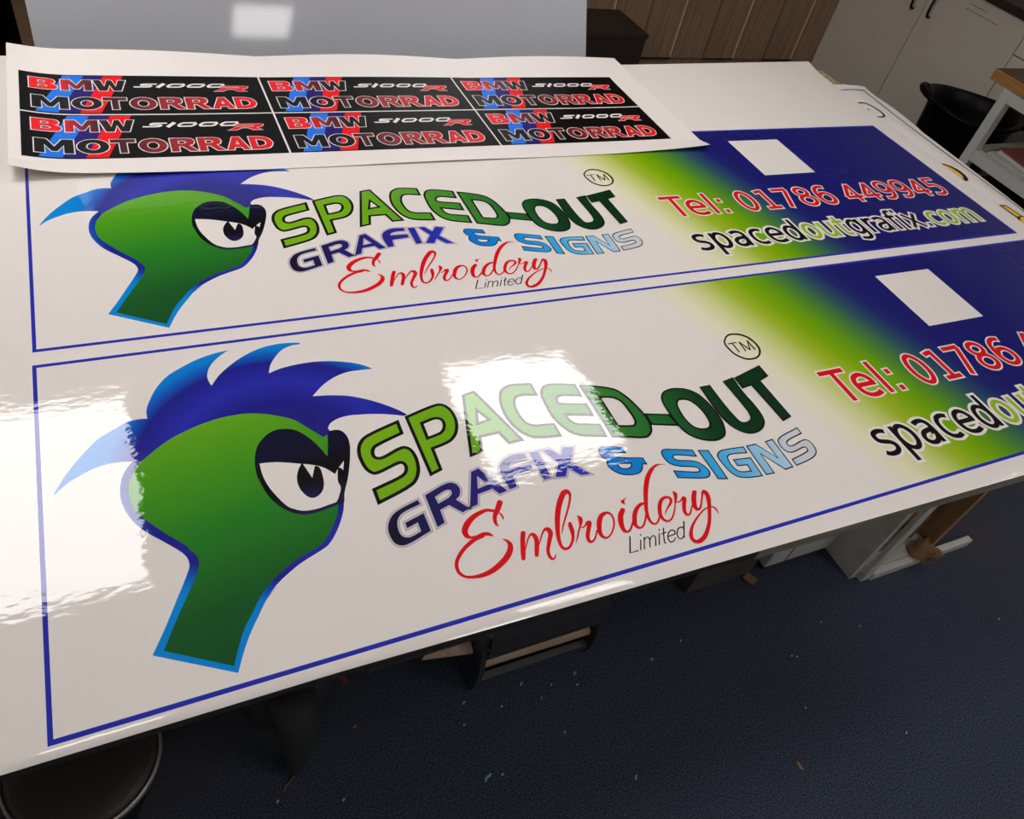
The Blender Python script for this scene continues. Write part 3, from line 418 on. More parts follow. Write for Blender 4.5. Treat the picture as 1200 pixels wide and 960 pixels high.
green|0|1246 3708 1268 3735 1296 3765 1329 3797 1365 3829 1402 3861 1453 3906 1510 3953 1570 4000 1631 4046 1691 4086 1744 4118 1796 4147 1849 4173 1901 4197 1955 4220 2007 4242 2060 4262 2113 4281 2167 4299 2221 4315 2274 4329 2327 4342 2381 4354 2435 4363 2487 4371 2536 4377 2585 4380 2634 4382 2681 4383 2726 4383 2760 4383 2792 4382 2823 4380 2855 4376 2889 4371 2932 4363 2978 4352 3025 4339 3073 4324 3119 4308 3165 4290 3210 4271 3255 4250 3299 4227 3343 4204 3383 4182 3423 4159 3462 4135 3500 4109 3536 4079 3569 4045 3600 4006 3629 3966 3658 3925 3685 3888 3708 3858 3729 3830 3750 3802 3770 3775 3790 3747 3809 3721 3828 3695 3846 3669 3865 3643 3883 3617 3947 3651 3960 3633 3948 3582 3936 3532 3924 3482 3913 3434 3901 3388 3891 3352 3882 3319 3872 3286 3862 3253 3852 3220 3840 3260 3827 3299 3815 3339 3801 3379 3787 3417 3771 3456 3755 3495 3738 3534 3720 3571 3701 3606 3683 3639 3664 3670 3645 3700 3625 3728 3605 3755 3587 3778 3570 3800 3553 3821 3534 3840 3514 3857 3489 3874 3464 3888 3437 3901 3409 3911 3380 3920 3349 3927 3317 3931 3284 3934 3251 3933 3221 3930 3195 3924 3170 3916 3146 3907 3122 3895 3098 3881 3074 3864 3050 3844 3026 3822 3004 3799 2983 3776 2964 3756 2946 3736 2930 3715 2914 3692 2899 3665 2879 3622 2860 3572 2843 3517 2828 3462 2816 3408 2807 3354 2800 3299 2796 3244 2793 3189 2792 3136 2794 3078 2798 3014 2803 2955 2808 2911 2810 2894 2809 2913 2806 2958 2803 3013 2800 3059 2801 3079 2807 3054 2816 2989 2829 2903 2845 2814 2865 2740 2887 2679 2914 2621 2943 2565 2974 2512 3007 2466 3038 2428 3070 2393 3104 2362 3138 2335 3172 2311 3201 2295 3230 2281 3259 2270 3289 2261 3319 2254 3351 2250 3383 2249 3416 2250 3448 2253 3481 2255 3515 2259 3550 2263 3585 2269 3619 2275 3652 2280 3678 2285 3702 2290 3727 2294 3751 2299 3776 2304 3768 2274 3761 2245 3753 2216 3744 2187 3734 2158 3718 2127 3701 2096 3681 2065 3662 2035 3642 2005 3623 1974 3604 1944 3585 1914 3565 1885 3544 1857 3523 1831 3501 1806 3479 1782 3457 1760 3435 1741 3417 1727 3399 1714 3381 1704 3362 1693 3342 1683 3311 1670 3278 1659 3242 1648 3207 1637 3172 1625 3138 1613 3104 1600 3070 1587 3037 1573 3003 1558 2968 1540 2934 1521 2899 1501 2865 1480 2831 1459 2796 1437 2761 1415 2726 1392 2692 1368 2658 1342 2621 1312 2585 1281 2549 1248 2513 1213 2480 1176 2446 1133 2413 1087 2382 1040 2351 993 2321 948 2293 909 2266 872 2239 835 2214 798 2191 762 2174 732 2158 702 2143 673 2128 641 2112 607 2088 553 2063 494 2036 431 2010 369 1985 309 1254 754 1282 810 1310 866 1339 923 1368 980 1397 1037 1427 1092 1457 1147 1487 1203 1518 1259 1549 1317 1586 1382 1625 1451 1664 1520 1700 1587 1731 1647 1748 1682 1763 1714 1777 1745 1789 1775 1799 1804 1805 1826 1811 1848 1815 1869 1817 1891 1818 1912 1816 1932 1812 1952 1806 1972 1799 1992 1791 2011 1781 2031 1768 2050 1754 2069 1742 2086 1733 2102 1730 2111 1729 2118 1728 2125 1726 2133 1722 2143 1694 2186 1647 2244 1590 2311 1531 2379 1478 2444 1434 2503 1389 2562 1345 2622 1304 2680 1266 2735 1240 2774 1215 2811 1192 2847 1172 2883 1154 2922 1140 2960 1129 3000 1119 3040 1112 3080 1106 3121 1103 3158 1101 3196 1101 3234 1102 3272 1105 3310 1109 3347 1115 3385 1122 3422 1131 3458 1141 3493 1154 3525 1169 3558 1185 3588 1200 3617 1214 3642 1220 3657 1226 3670 1231 3682 1237 3694
eyep|0|4011 3718 4032 3720 4053 3722 4074 3723 4094 3723 4113 3721 4130 3716 4145 3710 4160 3702 4174 3692 4187 3679 4201 3661 4214 3640 4225 3615 4234 3589 4241 3562 4246 3532 4248 3500 4248 3466 4246 3430 4242 3391 4232 3331 4216 3265 4197 3195 4176 3126 4155 3059 4134 2995 4112 2931 4089 2868 4065 2807 4041 2747 4017 2693 3991 2640 3966 2589 3942 2539 3921 2491 3907 2449 3896 2405 3886 2364 3875 2330 3859 2307 3844 2299 3828 2298 3810 2300 3793 2303 3776 2304 3751 2299 3727 2294 3702 2290 3678 2285 3652 2280 3619 2275 3585 2269 3550 2263 3515 2259 3481 2255 3448 2253 3416 2250 3383 2249 3351 2250 3319 2254 3289 2261 3259 2270 3230 2281 3201 2295 3172 2311 3138 2335 3104 2362 3070 2393 3038 2428 3007 2466 2974 2512 2943 2565 2914 2621 2887 2679 2865 2740 2845 2814 2829 2903 2816 2989 2807 3054 2801 3079 2800 3059 2803 3013 2806 2958 2809 2913 2810 2894 2808 2911 2803 2955 2798 3014 2794 3078 2792 3136 2793 3189 2796 3244 2800 3299 2807 3354 2816 3408 2828 3462 2843 3517 2860 3572 2879 3622 2899 3665 2914 3692 2930 3715 2946 3736 2964 3756 2983 3776 3004 3799 3026 3822 3050 3844 3074 3864 3098 3881 3122 3895 3146 3907 3170 3916 3195 3924 3221 3930 3251 3933 3284 3934 3317 3931 3349 3927 3380 3920 3409 3911 3437 3901 3464 3888 3489 3874 3514 3857 3534 3840 3553 3821 3570 3800 3587 3778 3605 3755 3625 3728 3645 3700 3664 3670 3683 3639 3701 3606 3720 3571 3738 3534 3755 3495 3771 3456 3787 3417 3801 3379 3815 3339 3827 3299 3840 3260 3852 3220 3862 3253 3872 3286 3882 3319 3891 3352 3901 3388 3913 3434 3924 3482 3936 3532 3948 3582 3960 3633
eyew|0|2869 3335 2895 3332 2922 3330 2948 3328 2975 3325 3002 3321 3030 3316 3059 3311 3088 3305 3118 3298 3150 3289 3198 3273 3251 3255 3305 3234 3360 3213 3412 3193 3461 3174 3510 3155 3558 3136 3604 3116 3644 3096 3669 3081 3692 3066 3714 3051 3734 3035 3753 3018 3770 3002 3786 2984 3800 2966 3814 2948 3828 2931 3838 2916 3847 2903 3856 2889 3865 2875 3874 2861 3936 2944 3924 2895 3910 2844 3897 2794 3887 2748 3882 2707 3883 2683 3887 2662 3892 2642 3895 2622 3894 2600 3887 2572 3876 2541 3862 2511 3846 2482 3832 2454 3819 2433 3807 2413 3793 2394 3780 2375 3767 2356 3743 2352 3719 2348 3696 2344 3671 2341 3645 2337 3609 2331 3571 2324 3531 2318 3492 2314 3454 2311 3420 2312 3386 2313 3352 2316 3320 2321 3291 2328 3270 2335 3251 2343 3233 2352 3215 2362 3196 2374 3176 2388 3155 2403 3134 2419 3114 2438 3095 2460 3072 2494 3050 2533 3029 2576 3009 2621 2989 2666 2970 2713 2951 2761 2933 2811 2917 2860 2904 2909 2894 2952 2886 2994 2879 3037 2874 3079 2870 3122 2868 3164 2867 3206 2868 3249 2869 3292
eyew|0|4070 3081 3959 2970 3995 2950 4010 2899
pupil|0|3448 3179 3434 3158 3418 3137 3403 3116 3389 3094 3377 3071 3365 3046 3353 3020 3343 2993 3335 2966 3328 2938 3322 2907 3318 2874 3316 2840 3316 2808 3318 2777 3321 2749 3326 2722 3333 2696 3341 2671 3350 2647 3359 2625 3369 2604 3380 2585 3392 2567 3404 2552 3417 2540 3430 2530 3443 2522 3458 2516 3472 2513 3488 2514 3505 2517 3523 2523 3540 2531 3556 2540 3572 2551 3587 2564 3602 2578 3616 2594 3628 2611 3640 2630 3651 2651 3660 2673 3669 2697 3676 2721 3683 2751 3687 2783 3691 2816 3693 2849 3695 2882 3697 2913 3698 2945 3698 2977 3696 3006 3692 3030 3687 3043 3680 3054 3672 3063 3664 3072 3656 3082 3629 3089 3541 2877 3470 3169
emb|strip|6131 1740 6140 1733 6114 1746 6150 1718 6093 1745 6154 1697 6076 1733 6147 1678 6054 1703 6124 1648 6032 1673 6101 1619 6010 1644 6078 1589 5990 1617 6054 1559 5970 1590 6026 1532 5947 1562 6000 1508 5923 1531 5978 1487 5903 1498 5962 1467 5889 1466 5951 1447 5879 1435 5941 1425 5872 1406 5933 1403 5869 1380 5928 1383 5871 1360 5924 1370 5875 1343 5920 1357 5881 1328 5919 1345 5889 1315 5918 1335 5899 1307 5919 1327 5910 1302 5923 1319 5921 1299 5929 1310 5930 1296 5935 1301
emb|strip|6008 1528 6022 1539 6014 1514 6031 1527 6020 1499 6040 1514 6024 1486 6048 1501 6027 1473 6055 1486 6029 1461 6058 1470 6029 1448 6058 1454 6029 1435 6058 1439 6027 1423 6056 1424 6028 1414 6051 1412 6028 1405 6045 1402 6028 1395 6039 1393 6027 1385 6033 1384
emb|strip|5974 1574 5971 1569 5976 1583 5965 1562 5976 1592 5956 1556 5972 1598 5949 1556 5947 1611 5922 1567 5922 1625 5897 1578 5895 1638 5872 1587 5864 1647 5849 1592 5832 1650 5824 1590 5800 1648 5797 1584 5767 1644 5768 1575 5736 1639 5739 1566 5702 1632 5708 1555 5667 1623 5677 1543 5632 1612 5648 1530 5596 1597 5620 1514 5558 1578 5590 1495 5520 1556 5559 1473 5483 1531 5531 1449 5449 1504 5507 1426 5422 1476 5486 1405 5396 1446 5467 1383 5372 1412 5453 1363 5354 1375 5445 1348 5347 1340 5440 1337 5347 1308 5435 1321 5352 1279 5433 1306 5361 1253 5432 1294 5378 1233 5433 1284 5397 1220 5438 1271 5418 1211 5446 1258 5439 1206 5457 1247 5463 1201 5474 1243 5488 1200 5494 1241 5513 1202 5518 1242 5537 1204 5541 1243 5563 1204 5565 1248 5589 1205 5591 1254 5612 1206 5617 1260 5632 1204 5642 1264 5645 1203 5661 1262 5658 1201 5678 1260 5670 1198 5694 1256 5682 1194 5709 1251 5692 1191 5722 1243 5703 1187 5734 1235 5713 1182 5745 1226 5723 1175 5756 1216 5736 1171 5764 1200 5749 1164 5770 1184 5763 1156 5775 1168 5777 1148 5781 1152
emb|strip|5656 1225 5657 1216 5652 1240 5653 1199 5642 1252 5643 1183 5629 1255 5630 1175 5599 1247 5600 1170 5570 1240 5571 1166 5538 1231 5543 1161 5506 1220 5514 1155 5468 1207 5479 1143 5430 1192 5443 1129 5391 1175 5408 1113 5352 1155 5373 1096 5314 1133 5337 1076 5276 1109 5302 1054 5238 1083 5268 1030 5203 1055 5236 1005 5170 1025 5206 978 5138 993 5176 950 5109 960 5151 922 5085 927 5130 895 5070 901 5119 877 5059 875 5110 858 5050 850 5103 839 5044 824 5098 820 5041 796 5094 798 5041 767 5092 775 5044 739 5092 753 5052 712 5095 733 5064 686 5103 713 5080 663 5114 693 5098 643 5128 675 5120 626 5143 659 5143 610 5164 648 5170 598 5188 640 5199 589 5214 634 5228 581 5242 628 5262 572 5276 625 5299 565 5311 624 5337 561 5347 625 5376 558 5383 628 5418 560 5421 633 5461 564 5459 641 5504 571 5498 651 5548 581 5536 663 5594 596 5575 678 5640 614 5616 697 5684 634 5656 717 5726 655 5695 739 5762 674 5728 757 5797 694 5759 776 5832 716 5787 795 5864 741 5812 815 5893 766 5834 835 5919 793 5855 855 5944 822 5874 876 5964 851 5888 895 5977 877 5898 909 5987 903 5907 923 5993 929 5914 936 5996 955 5918 948 5991 979 5922 959 5983 999 5924 973 5973 1017 5924 988 5960 1032 5922 1003 5944 1047 5916 1020 5926 1058 5906 1037 5907 1068 5895 1054 5889 1078 5883 1071
emb|strip|6241 1117 6250 1114 6226 1118 6261 1104 6208 1114 6268 1090 6196 1102 6266 1074 6183 1078 6253 1050 6170 1054 6240 1026 6157 1029 6228 1003 6144 1003 6216 980 6131 973 6204 953 6118 944 6193 925 6106 914 6182 896 6094 886 6170 867 6083 857 6158 838 6071 828 6146 809 6059 800 6135 781 6048 772 6124 754 6040 747 6112 730 6033 723 6100 706 6025 699 6089 683 6018 675 6077 660 6018 663 6069 650 6025 652 6055 645 6035 646 6042 644
emb|strip|6141 793 6132 798 6158 816 6147 822 6174 838 6162 846 6191 861 6177 870 6208 884 6192 893 6226 907 6209 918 6244 931 6226 943 6262 954 6244 968 6280 973 6263 989 6295 986 6277 1006 6309 998 6292 1022 6321 1006 6309 1036 6329 1008 6328 1045 6331 1004 6347 1049 6335 999 6364 1048 6338 993 6379 1043 6339 987 6393 1034 6341 981 6403 1020 6342 973 6410 1002 6342 962 6415 984 6341 951 6417 965 6340 936 6415 941 6336 920 6410 916 6331 900 6403 892 6324 881 6395 868 6314 856 6383 838 6301 829 6369 807 6287 800 6355 778 6273 772 6342 750 6263 746 6330 727 6253 722 6317 703 6244 699 6305 680 6234 675 6293 657 6233 662 6284 647 6240 651 6270 643 6250 645 6257 643
emb|strip|6367 805 6356 813 6386 827 6373 836 6404 850 6390 859 6423 872 6408 883 6443 895 6425 907 6465 922 6446 935 6487 950 6467 964 6509 976 6489 993 6531 997 6511 1018 6548 1009 6528 1036 6564 1020 6546 1053 6577 1026 6566 1067 6584 1026 6589 1077 6585 1021 6613 1079 6588 1014 6633 1074 6590 1006 6650 1066 6590 999 6665 1053 6592 994 6673 1034 6593 987 6677 1012 6593 977 6677 989 6593 970 6673 963 6588 957 6660 934 6579 938 6642 907 6564 915 6625 883 6549 891 6608 860 6532 864 6589 833 6514 836 6568 805 6496 808 6548 779 6479 780 6531 754 6466 758 6517 733 6453 737 6504 714 6441 714 6494 697 6431 689 6486 680 6424 663 6479 660 6419 636 6474 639 6417 610 6471 618 6419 586 6471 600 6424 569 6470 587 6430 552 6472 574 6440 538 6474 564 6454 528 6475 559 6470 525 6477 558 6484 527 6483 558 6498 533 6492 560 6512 540 6499 563 6525 554 6510 569 6536 571 6523 580 6546 588 6537 594 6556 603 6551 607
emb|strip|6796 894 6789 898 6818 924 6807 930 6841 955 6826 962 6863 985 6846 995 6887 1016 6866 1028 6913 1049 6891 1063 6940 1084 6917 1098 6968 1118 6944 1134 6996 1153 6972 1170 7025 1187 7001 1205 7055 1221 7030 1240 7085 1257 7059 1275 7114 1293 7087 1311 7143 1329 7114 1347 7172 1367 7142 1385 7199 1406 7167 1422 7223 1442 7189 1457 7241 1470 7203 1484 7258 1498 7216 1510 7273 1528 7224 1532 7281 1558 7227 1548 7283 1584 7222 1557 7279 1607 7216 1566 7270 1629 7209 1571 7253 1647 7205 1570 7228 1655 7204 1567 7202 1654 7198 1563 7176 1649 7189 1557 7148 1638 7183 1552 7117 1615 7170 1542 7088 1587 7152 1524 7062 1559 7131 1500 7038 1533 7109 1475 7011 1501 7083 1445 6984 1467 7058 1415 6957 1431 7034 1383 6931 1395 7010 1351 6906 1357 6987 1317 6882 1318 6963 1282 6860 1279 6941 1246 6838 1240 6919 1210 6818 1202 6899 1174 6799 1163 6880 1138 6781 1124 6861 1102 6764 1087 6843 1066 6750 1052 6826 1033 6736 1017 6810 1001 6723 982 6795 969 6711 948 6781 936 6700 913 6767 903 6689 877 6754 870 6680 841 6743 837 6673 806 6734 806 6668 775 6727 778 6665 743 6721 750 6665 713 6718 725 6669 686 6719 705 6677 666 6722 692 6687 649 6728 680 6700 634 6734 671 6718 624 6741 665 6739 620 6751 664 6763 622 6765 665 6786 627 6781 669 6809 636 6796 675 6833 650 6813 684 6856 668 6830 698 6877 689 6848 716 6897 710 6865 734 6917 733 6881 755 6936 758 6896 778 6954 785 6909 801 6969 812 6921 825 6983 838 6928 848 6996 864 6934 871 7007 891 6938 894 7016 917 6941 916 7021 943 6945 937 7024 968 6948 959 7027 989 6951 982 7030 1007 6955 1004 7029 1016 6961 1019 7030 1025 6968 1031 7030 1035 6975 1042 7031 1046 6981 1052 7031 1056 6988 1060 7024 1063 6999 1066 7015 1067 7009 1068
emb|strip|7175 1143 7184 1148 7173 1121 7199 1137 7172 1100 7215 1125 7168 1082 7230 1110 7160 1069 7242 1090 7160 1062 7238 1066 7158 1053 7232 1046 7154 1042 7224 1028 7149 1029 7214 1010 7145 1013 7198 991 7139 995 7181 974 7131 975 7164 957 7122 955 7146 941 7107 935 7130 921 7091 915 7114 900 7074 894 7097 879 7057 873 7080 859 7040 849 7062 835 7022 824 7044 811 7004 800 7026 787 6987 777 7007 764 6972 755 6989 744 6958 734 6970 725 6943 714 6952 707 6928 693 6934 688
emb|strip|7122 926 7131 940 7133 920 7143 936 7143 913 7155 932 7156 907 7166 929 7170 904 7175 929 7186 907 7184 932 7201 913 7194 937 7215 920 7206 944 7229 927 7218 952 7246 934 7229 963 7263 943 7241 977 7275 947 7256 992 7278 945 7278 1005 7279 942 7303 1009 7278 939 7326 1006 7268 951 7349 981 7269 962 7341 944 7262 951 7324 919 7247 931 7308 897 7232 910 7293 878 7218 889 7278 858 7203 868 7262 836 7188 846 7247 816 7174 824 7233 796 7162 806 7221 778 7150 786 7210 762 7138 765 7201 748 7129 743 7195 735 7124 720 7189 720 7121 697 7183 703 7121 675 7180 689 7125 655 7179 679 7134 642 7179 675 7144 633 7181 669 7156 626 7183 665 7173 624 7185 662 7191 626 7191 662 7210 634 7203 666 7228 643 7217 672 7245 655 7230 680 7264 669 7245 691 7282 687 7261 705 7298 705 7276 722 7314 724 7292 739 7330 745 7307 757 7345 766 7322 778 7360 788 7336 799 7374 809 7352 820
emb|strip|7667 1069 7667 1063 7664 1079 7664 1051 7657 1087 7656 1040 7647 1089 7646 1034 7629 1087 7626 1026 7609 1086 7607 1019 7585 1082 7593 1012 7557 1073 7583 1005 7528 1055 7570 995 7502 1034 7555 980 7478 1011 7540 962 7456 988 7526 944 7436 960 7511 924 7418 931 7496 902 7402 902 7482 878 7388 874 7469 854 7376 845 7455 829 7365 815 7442 804 7356 784 7432 781 7350 754 7425 760 7350 729 7420 743 7353 706 7417 725 7359 684 7417 709 7368 665 7418 695 7380 651 7422 683 7394 639 7428 673 7410 630 7435 664 7429 626 7443 659 7450 626 7455 658 7472 631 7470 661 7494 640 7488 667 7515 650 7505 675 7542 667 7528 689 7570 687 7553 708 7596 711 7577 729 7621 735 7600 752 7646 762 7622 777 7669 791 7643 805 7691 822 7662 833 7709 853 7678 860 7723 883 7689 887 7733 914 7699 914 7740 945 7705 941 7744 972 7708 965 7744 993 7708 982 7743 1012 7705 997 7738 1030 7701 1010 7730 1047 7696 1020 7719 1060 7688 1027 7705 1070 7677 1033 7692 1077 7663 1038 7680 1085 7650 1045 7672 1085 7646 1051 7662 1080 7647 1060 7655 1074 7651 1069
emb|0|8153 1242 8000 1203 8001 1192 8001 1182 8001 1172 8002 1162 8006 1153 8013 1143 8023 1135 8034 1127 8046 1119 8057 1111 8055 1121 8053 1130 8050 1140 8049 1149 8050 1158 8054 1168 8059 1178 8067 1187 8075 1196 8088 1206 8103 1215 8120 1224 8137 1233
emb|strip|7978 1066 7985 1059 7964 1073 7991 1045 7945 1074 7991 1027 7928 1066 7981 1011 7906 1048 7961 990 7883 1029 7940 970 7858 1007 7924 953 7833 981 7911 937 7812 950 7898 918 7795 919 7884 895 7780 889 7871 871 7767 860 7860 847 7758 833 7849 826 7751 806 7840 804 7746 779 7832 783 7743 754 7826 762 7742 732 7821 743 7742 710 7816 725 7744 687 7814 709 7751 668 7814 697 7760 654 7814 688 7771 643 7815 679 7785 635 7818 671 7801 631 7821 666 7818 629 7828 665 7835 630 7838 666 7853 635 7849 669 7872 643 7859 673 7895 658 7876 684 7918 677 7895 700 7939 698 7915 719 7960 719 7934 739 7979 740 7952 758 7997 762 7970 778 8015 783 7988 799 8032 804 8006 820 8035 811 8013 825 8033 817 8020 825 8030 822 8027 824
emb|strip|8386 1053 8384 1048 8387 1061 8379 1040 8385 1069 8371 1033 8379 1072 8362 1030 8363 1075 8344 1030 8346 1079 8326 1030 8326 1082 8312 1028 8302 1081 8299 1025 8274 1074 8281 1017 8245 1064 8262 1006 8217 1051 8242 993 8189 1035 8224 979 8161 1016 8204 963 8134 994 8185 945 8109 970 8167 925 8085 945 8150 905 8063 917 8133 884 8043 888 8117 861 8025 858 8102 836 8010 831 8088 812 7999 805 8075 789 7988 777 8062 768 7979 749 8053 749 7976 722 8048 734 7979 700 8045 723 7986 682 8045 710 7996 667 8047 698 8007 655 8050 688 8018 646 8054 681 8031 640 8059 675 8045 636 8065 671 8061 635 8071 669 8080 637 8081 670 8100 643 8094 675 8119 652 8108 682 8139 663 8121 690 8162 681 8139 704 8184 703 8158 723 8205 726 8177 744 8226 749 8197 767 8246 774 8217 790 8267 799 8236 815 8286 825 8256 840 8306 851 8275 866 8309 858 8282 871 8306 865 8291 873 8302 870 8298 872
emb|strip|9157 1677 9154 1672 9136 1685 9131 1677 9116 1693 9109 1682 9095 1700 9087 1686 9074 1706 9065 1688 9053 1711 9042 1688 9032 1716 9020 1686 9008 1719 8998 1683 8981 1717 8977 1676 8947 1711 8951 1663 8911 1699 8924 1647 8875 1684 8895 1627 8838 1666 8868 1605 8798 1640 8837 1581 8758 1610 8805 1553 8718 1578 8773 1523 8681 1543 8744 1493 8644 1504 8713 1459 8609 1462 8683 1422 8576 1420 8653 1383 8545 1379 8625 1345 8517 1338 8598 1307 8491 1296 8572 1270 8466 1255 8547 1231 8443 1214 8522 1192 8421 1173 8498 1153 8399 1132 8474 1115 8379 1092 8451 1076 8360 1052 8429 1037 8341 1016 8408 1001 8322 979 8388 966 8304 942 8370 932 8289 906 8355 900 8278 875 8343 872 8269 844 8333 845 8262 814 8324 818 8258 785 8318 793 8257 757 8313 768 8257 730 8309 743 8260 704 8308 721 8268 681 8310 703 8277 665 8315 691 8289 651 8323 679 8304 640 8331 671 8323 634 8339 667 8343 634 8347 668 8363 640 8359 671 8382 648 8373 677 8401 658 8386 684 8422 674 8403 695 8442 692 8420 711 8460 711 8438 729 8479 729 8457 747 8482 735 8464 750 8481 741 8471 750 8479 746 8476 748
emb|strip|8591 750 8585 753 8606 766 8597 771 8621 782 8609 788 8635 797 8621 805 8651 810 8635 823 8668 824 8653 840 8687 838 8672 857 8707 851 8691 873 8727 864 8711 889 8749 877 8732 906 8772 889 8753 922 8796 904 8771 937 8819 920 8786 951 8835 936 8796 962 8850 952 8805 973 8863 970 8812 983 8873 989 8815 990 8876 1007 8819 997 8875 1024 8821 1006 8871 1039 8821 1014 8863 1053 8820 1021 8851 1065 8814 1027 8835 1075 8803 1032 8816 1081 8789 1037 8797 1085 8776 1039 8778 1088 8763 1037 8757 1087 8749 1034 8734 1084 8735 1029 8710 1076 8723 1023 8682 1063 8707 1013 8654 1045 8690 998 8627 1025 8672 982 8602 1002 8657 965 8577 973 8639 944 8555 942 8622 919 8537 911 8605 893 8520 882 8590 866 8506 855 8575 841 8493 828 8563 818 8481 799 8552 797 8473 771 8546 777 8472 745 8541 760 8475 722 8538 741 8480 700 8537 723 8488 680 8539 706 8499 663 8544 691 8512 647 8550 676 8528 634 8559 665 8547 625 8568 657 8568 622 8580 655 8591 624 8596 657 8614 629 8613 660 8637 637 8629 666 8662 650 8648 676 8686 668 8668 689 8708 687 8688 706 8730 706 8709 724 8752 728 8730 744 8773 751 8750 765 8794 775 8771 788 8814 799 8790 810 8832 823 8808 833 8848 847 8826 856 8865 872 8843 880 8881 896 8861 904 8903 918 8876 930 8925 940 8891 955 8948 964 8905 980 8969 988 8916 1004 8985 1009 8926 1024 9000 1032 8934 1043 9014 1057 8940 1058 9024 1084 8940 1069 9015 1106 8949 1079 9001 1120 8954 1095 8987 1130 8957 1114 8973 1140 8961 1133
emb|strip|8900 931 8914 947 8910 925 8925 942 8919 918 8935 936 8931 911 8945 932 8945 908 8954 931 8961 908 8964 933 8978 912 8977 937 8994 918 8991 943 9011 923 9005 949 9031 930 9019 960 9052 937 9035 975 9065 940 9056 990 9058 936 9087 1000 9047 938 9113 989 9044 937 9124 971 9043 941 9125 946 9042 939 9111 918 9031 926 9093 895 9014 907 9076 876 8997 885 9063 859 8982 862 9050 841 8968 840 9036 820 8954 817 9023 801 8942 795 9012 782 8932 775 9001 764 8924 754 8991 748 8917 732 8984 734 8913 711 8979 721 8913 691 8975 706 8917 671 8972 691 8924 653 8972 679 8937 640 8972 673 8954 634 8975 672 8971 633 8982 671 8989 636 8991 672 9009 644 8998 674 9032 659 9012 682 9053 679 9029 696 9072 700 9049 715 9090 720 9068 734 9108 740 9087 752 9125 760 9104 771 9142 781 9122 791 9159 801 9140 811
emb|strip|9357 1056 9366 1052 9340 1058 9377 1041 9318 1054 9381 1024 9301 1042 9375 1008 9283 1022 9357 986 9265 1001 9340 965 9245 978 9325 945 9227 954 9311 925 9209 927 9295 903 9192 900 9280 879 9177 872 9266 856 9163 845 9254 833 9153 820 9241 811 9143 794 9229 790 9135 767 9221 773 9132 741 9216 758 9135 721 9213 747 9141 703 9211 735 9151 687 9210 727 9169 676 9208 723 9192 673 9208 723 9213 678 9215 723 9234 686 9226 726 9255 697 9236 729 9278 716 9251 739 9299 738 9268 756 9317 761 9287 777 9336 784 9307 798 9358 810 9328 824 9380 839 9350 851 9403 867 9373 880 9425 894 9395 907 9450 922 9415 936 9474 951 9437 968 9494 971 9461 998 9492 970 9498 1022 9478 967 9535 1015 9479 956 9551 997 9480 938 9563 975 9479 923 9570 951 9477 905 9567 920 9470 883 9559 888 9460 857 9547 856 9448 830 9535 825 9436 800 9517 791 9421 769 9496 757 9404 737 9475 723 9386 704 9454 691 9368 673 9434 659 9349 643 9414 627 9329 612 9393 595 9309 581 9371 564 9287 547 9349 530 9264 514 9325 495 9241 481 9300 460 9217 450 9273 426 9189 419 9246 391 9161 389 9217 357 9132 360 9187 324 9102 333 9156 292 9071 306 9123 262 9039 281 9089 231 9009 260 9053 203 8980 242 9015 177 8956 230 8981 160 8931 219 8946 145 8908 210 8911 134 8888 205 8879 127 8873 201 8853 126 8857 198 8829 129 8844 197 8806 135 8834 198 8787 146 8826 204 8769 159 8819 214 8757 176 8814 226 8748 196 8811 237 8744 218 8813 251 8744 242 8819 268 8750 268 8828 286 8759 294 8838 304 8771 320 8852 329 8793 350 8871 356 8820 381 8893 384 8849 411 8917 411 8880 440 8948 440 8918 471 8984 469 8958 501 9022 498 9001 529 9061 526 9043 555 9103 553 9087 581 9146 578 9133 607 9189 602 9179 630 9231 623 9223 650 9263 638 9257 665 9294 652 9291 678 9324 663 9323 688 9352 670 9355 696 9378 675 9383 699 9403 678 9411 701 9426 678 9437 700 9446 675 9459 695 9457 670 9475 689 9467 662 9488 682 9475 653 9500 672 9481 644 9509 660 9485 633 9514 645 9488 619 9516 629 9489 604 9516 612 9489 589 9516 596 9491 572 9512 577 9491 555 9507 558 9491 538 9502 540 9491 520 9497 521
lim|strip|7808 569 7828 563 7652 291 7681 298 7814 287 7819 306
lim|strip|7942 459 7960 454 7847 294 7865 289
lim|strip|7995 551 8013 546 7979 524 7997 519
lim|strip|8023 488 8041 483 7912 292 7930 287
lim|strip|8013 432 8005 443 8024 440 8016 451 8035 448 8027 460 8045 455 8039 469 8054 459 8052 475 8065 462 8067 479 8076 463 8082 480 8083 461 8096 477 8087 456 8105 468 8089 448 8109 456 8090 439 8111 444 8089 433 8109 433 8086 425 8105 423 8081 416 8101 413 8076 405 8095 401 8064 381 8083 377 8049 353 8067 348 8032 323 8050 318 8016 294 8034 289
lim|strip|8096 408 8087 419 8110 419 8100 429 8123 429 8113 440 8135 438 8127 451 8148 446 8142 460 8160 451 8156 466 8173 456 8171 472 8183 458 8186 475 8189 458 8200 475 8193 454 8210 467 8195 447 8215 456 8196 438 8217 443 8195 431 8215 432 8191 423 8210 420 8185 412 8204 408 8179 399 8198 396 8167 376 8186 371 8152 348 8170 343 8135 319 8154 314 8119 291 8138 286
lim|strip|8300 481 8318 476 8184 290 8202 285
lim|strip|8339 551 8357 545 8322 523 8340 518
lim|strip|8419 552 8438 547 8407 531 8426 526 8395 510 8414 505 8384 488 8403 484 8371 466 8390 462 8355 437 8374 433 8338 406 8357 402 8322 375 8341 372 8309 349 8329 346 8302 333 8321 330 8294 317 8314 315 8290 302 8311 304 8292 287 8310 302 8307 283 8315 299 8323 283 8328 298
lim|strip|8334 450 8339 467 8429 453 8434 471
lim|strip|8418 376 8422 394 8557 385 8561 403
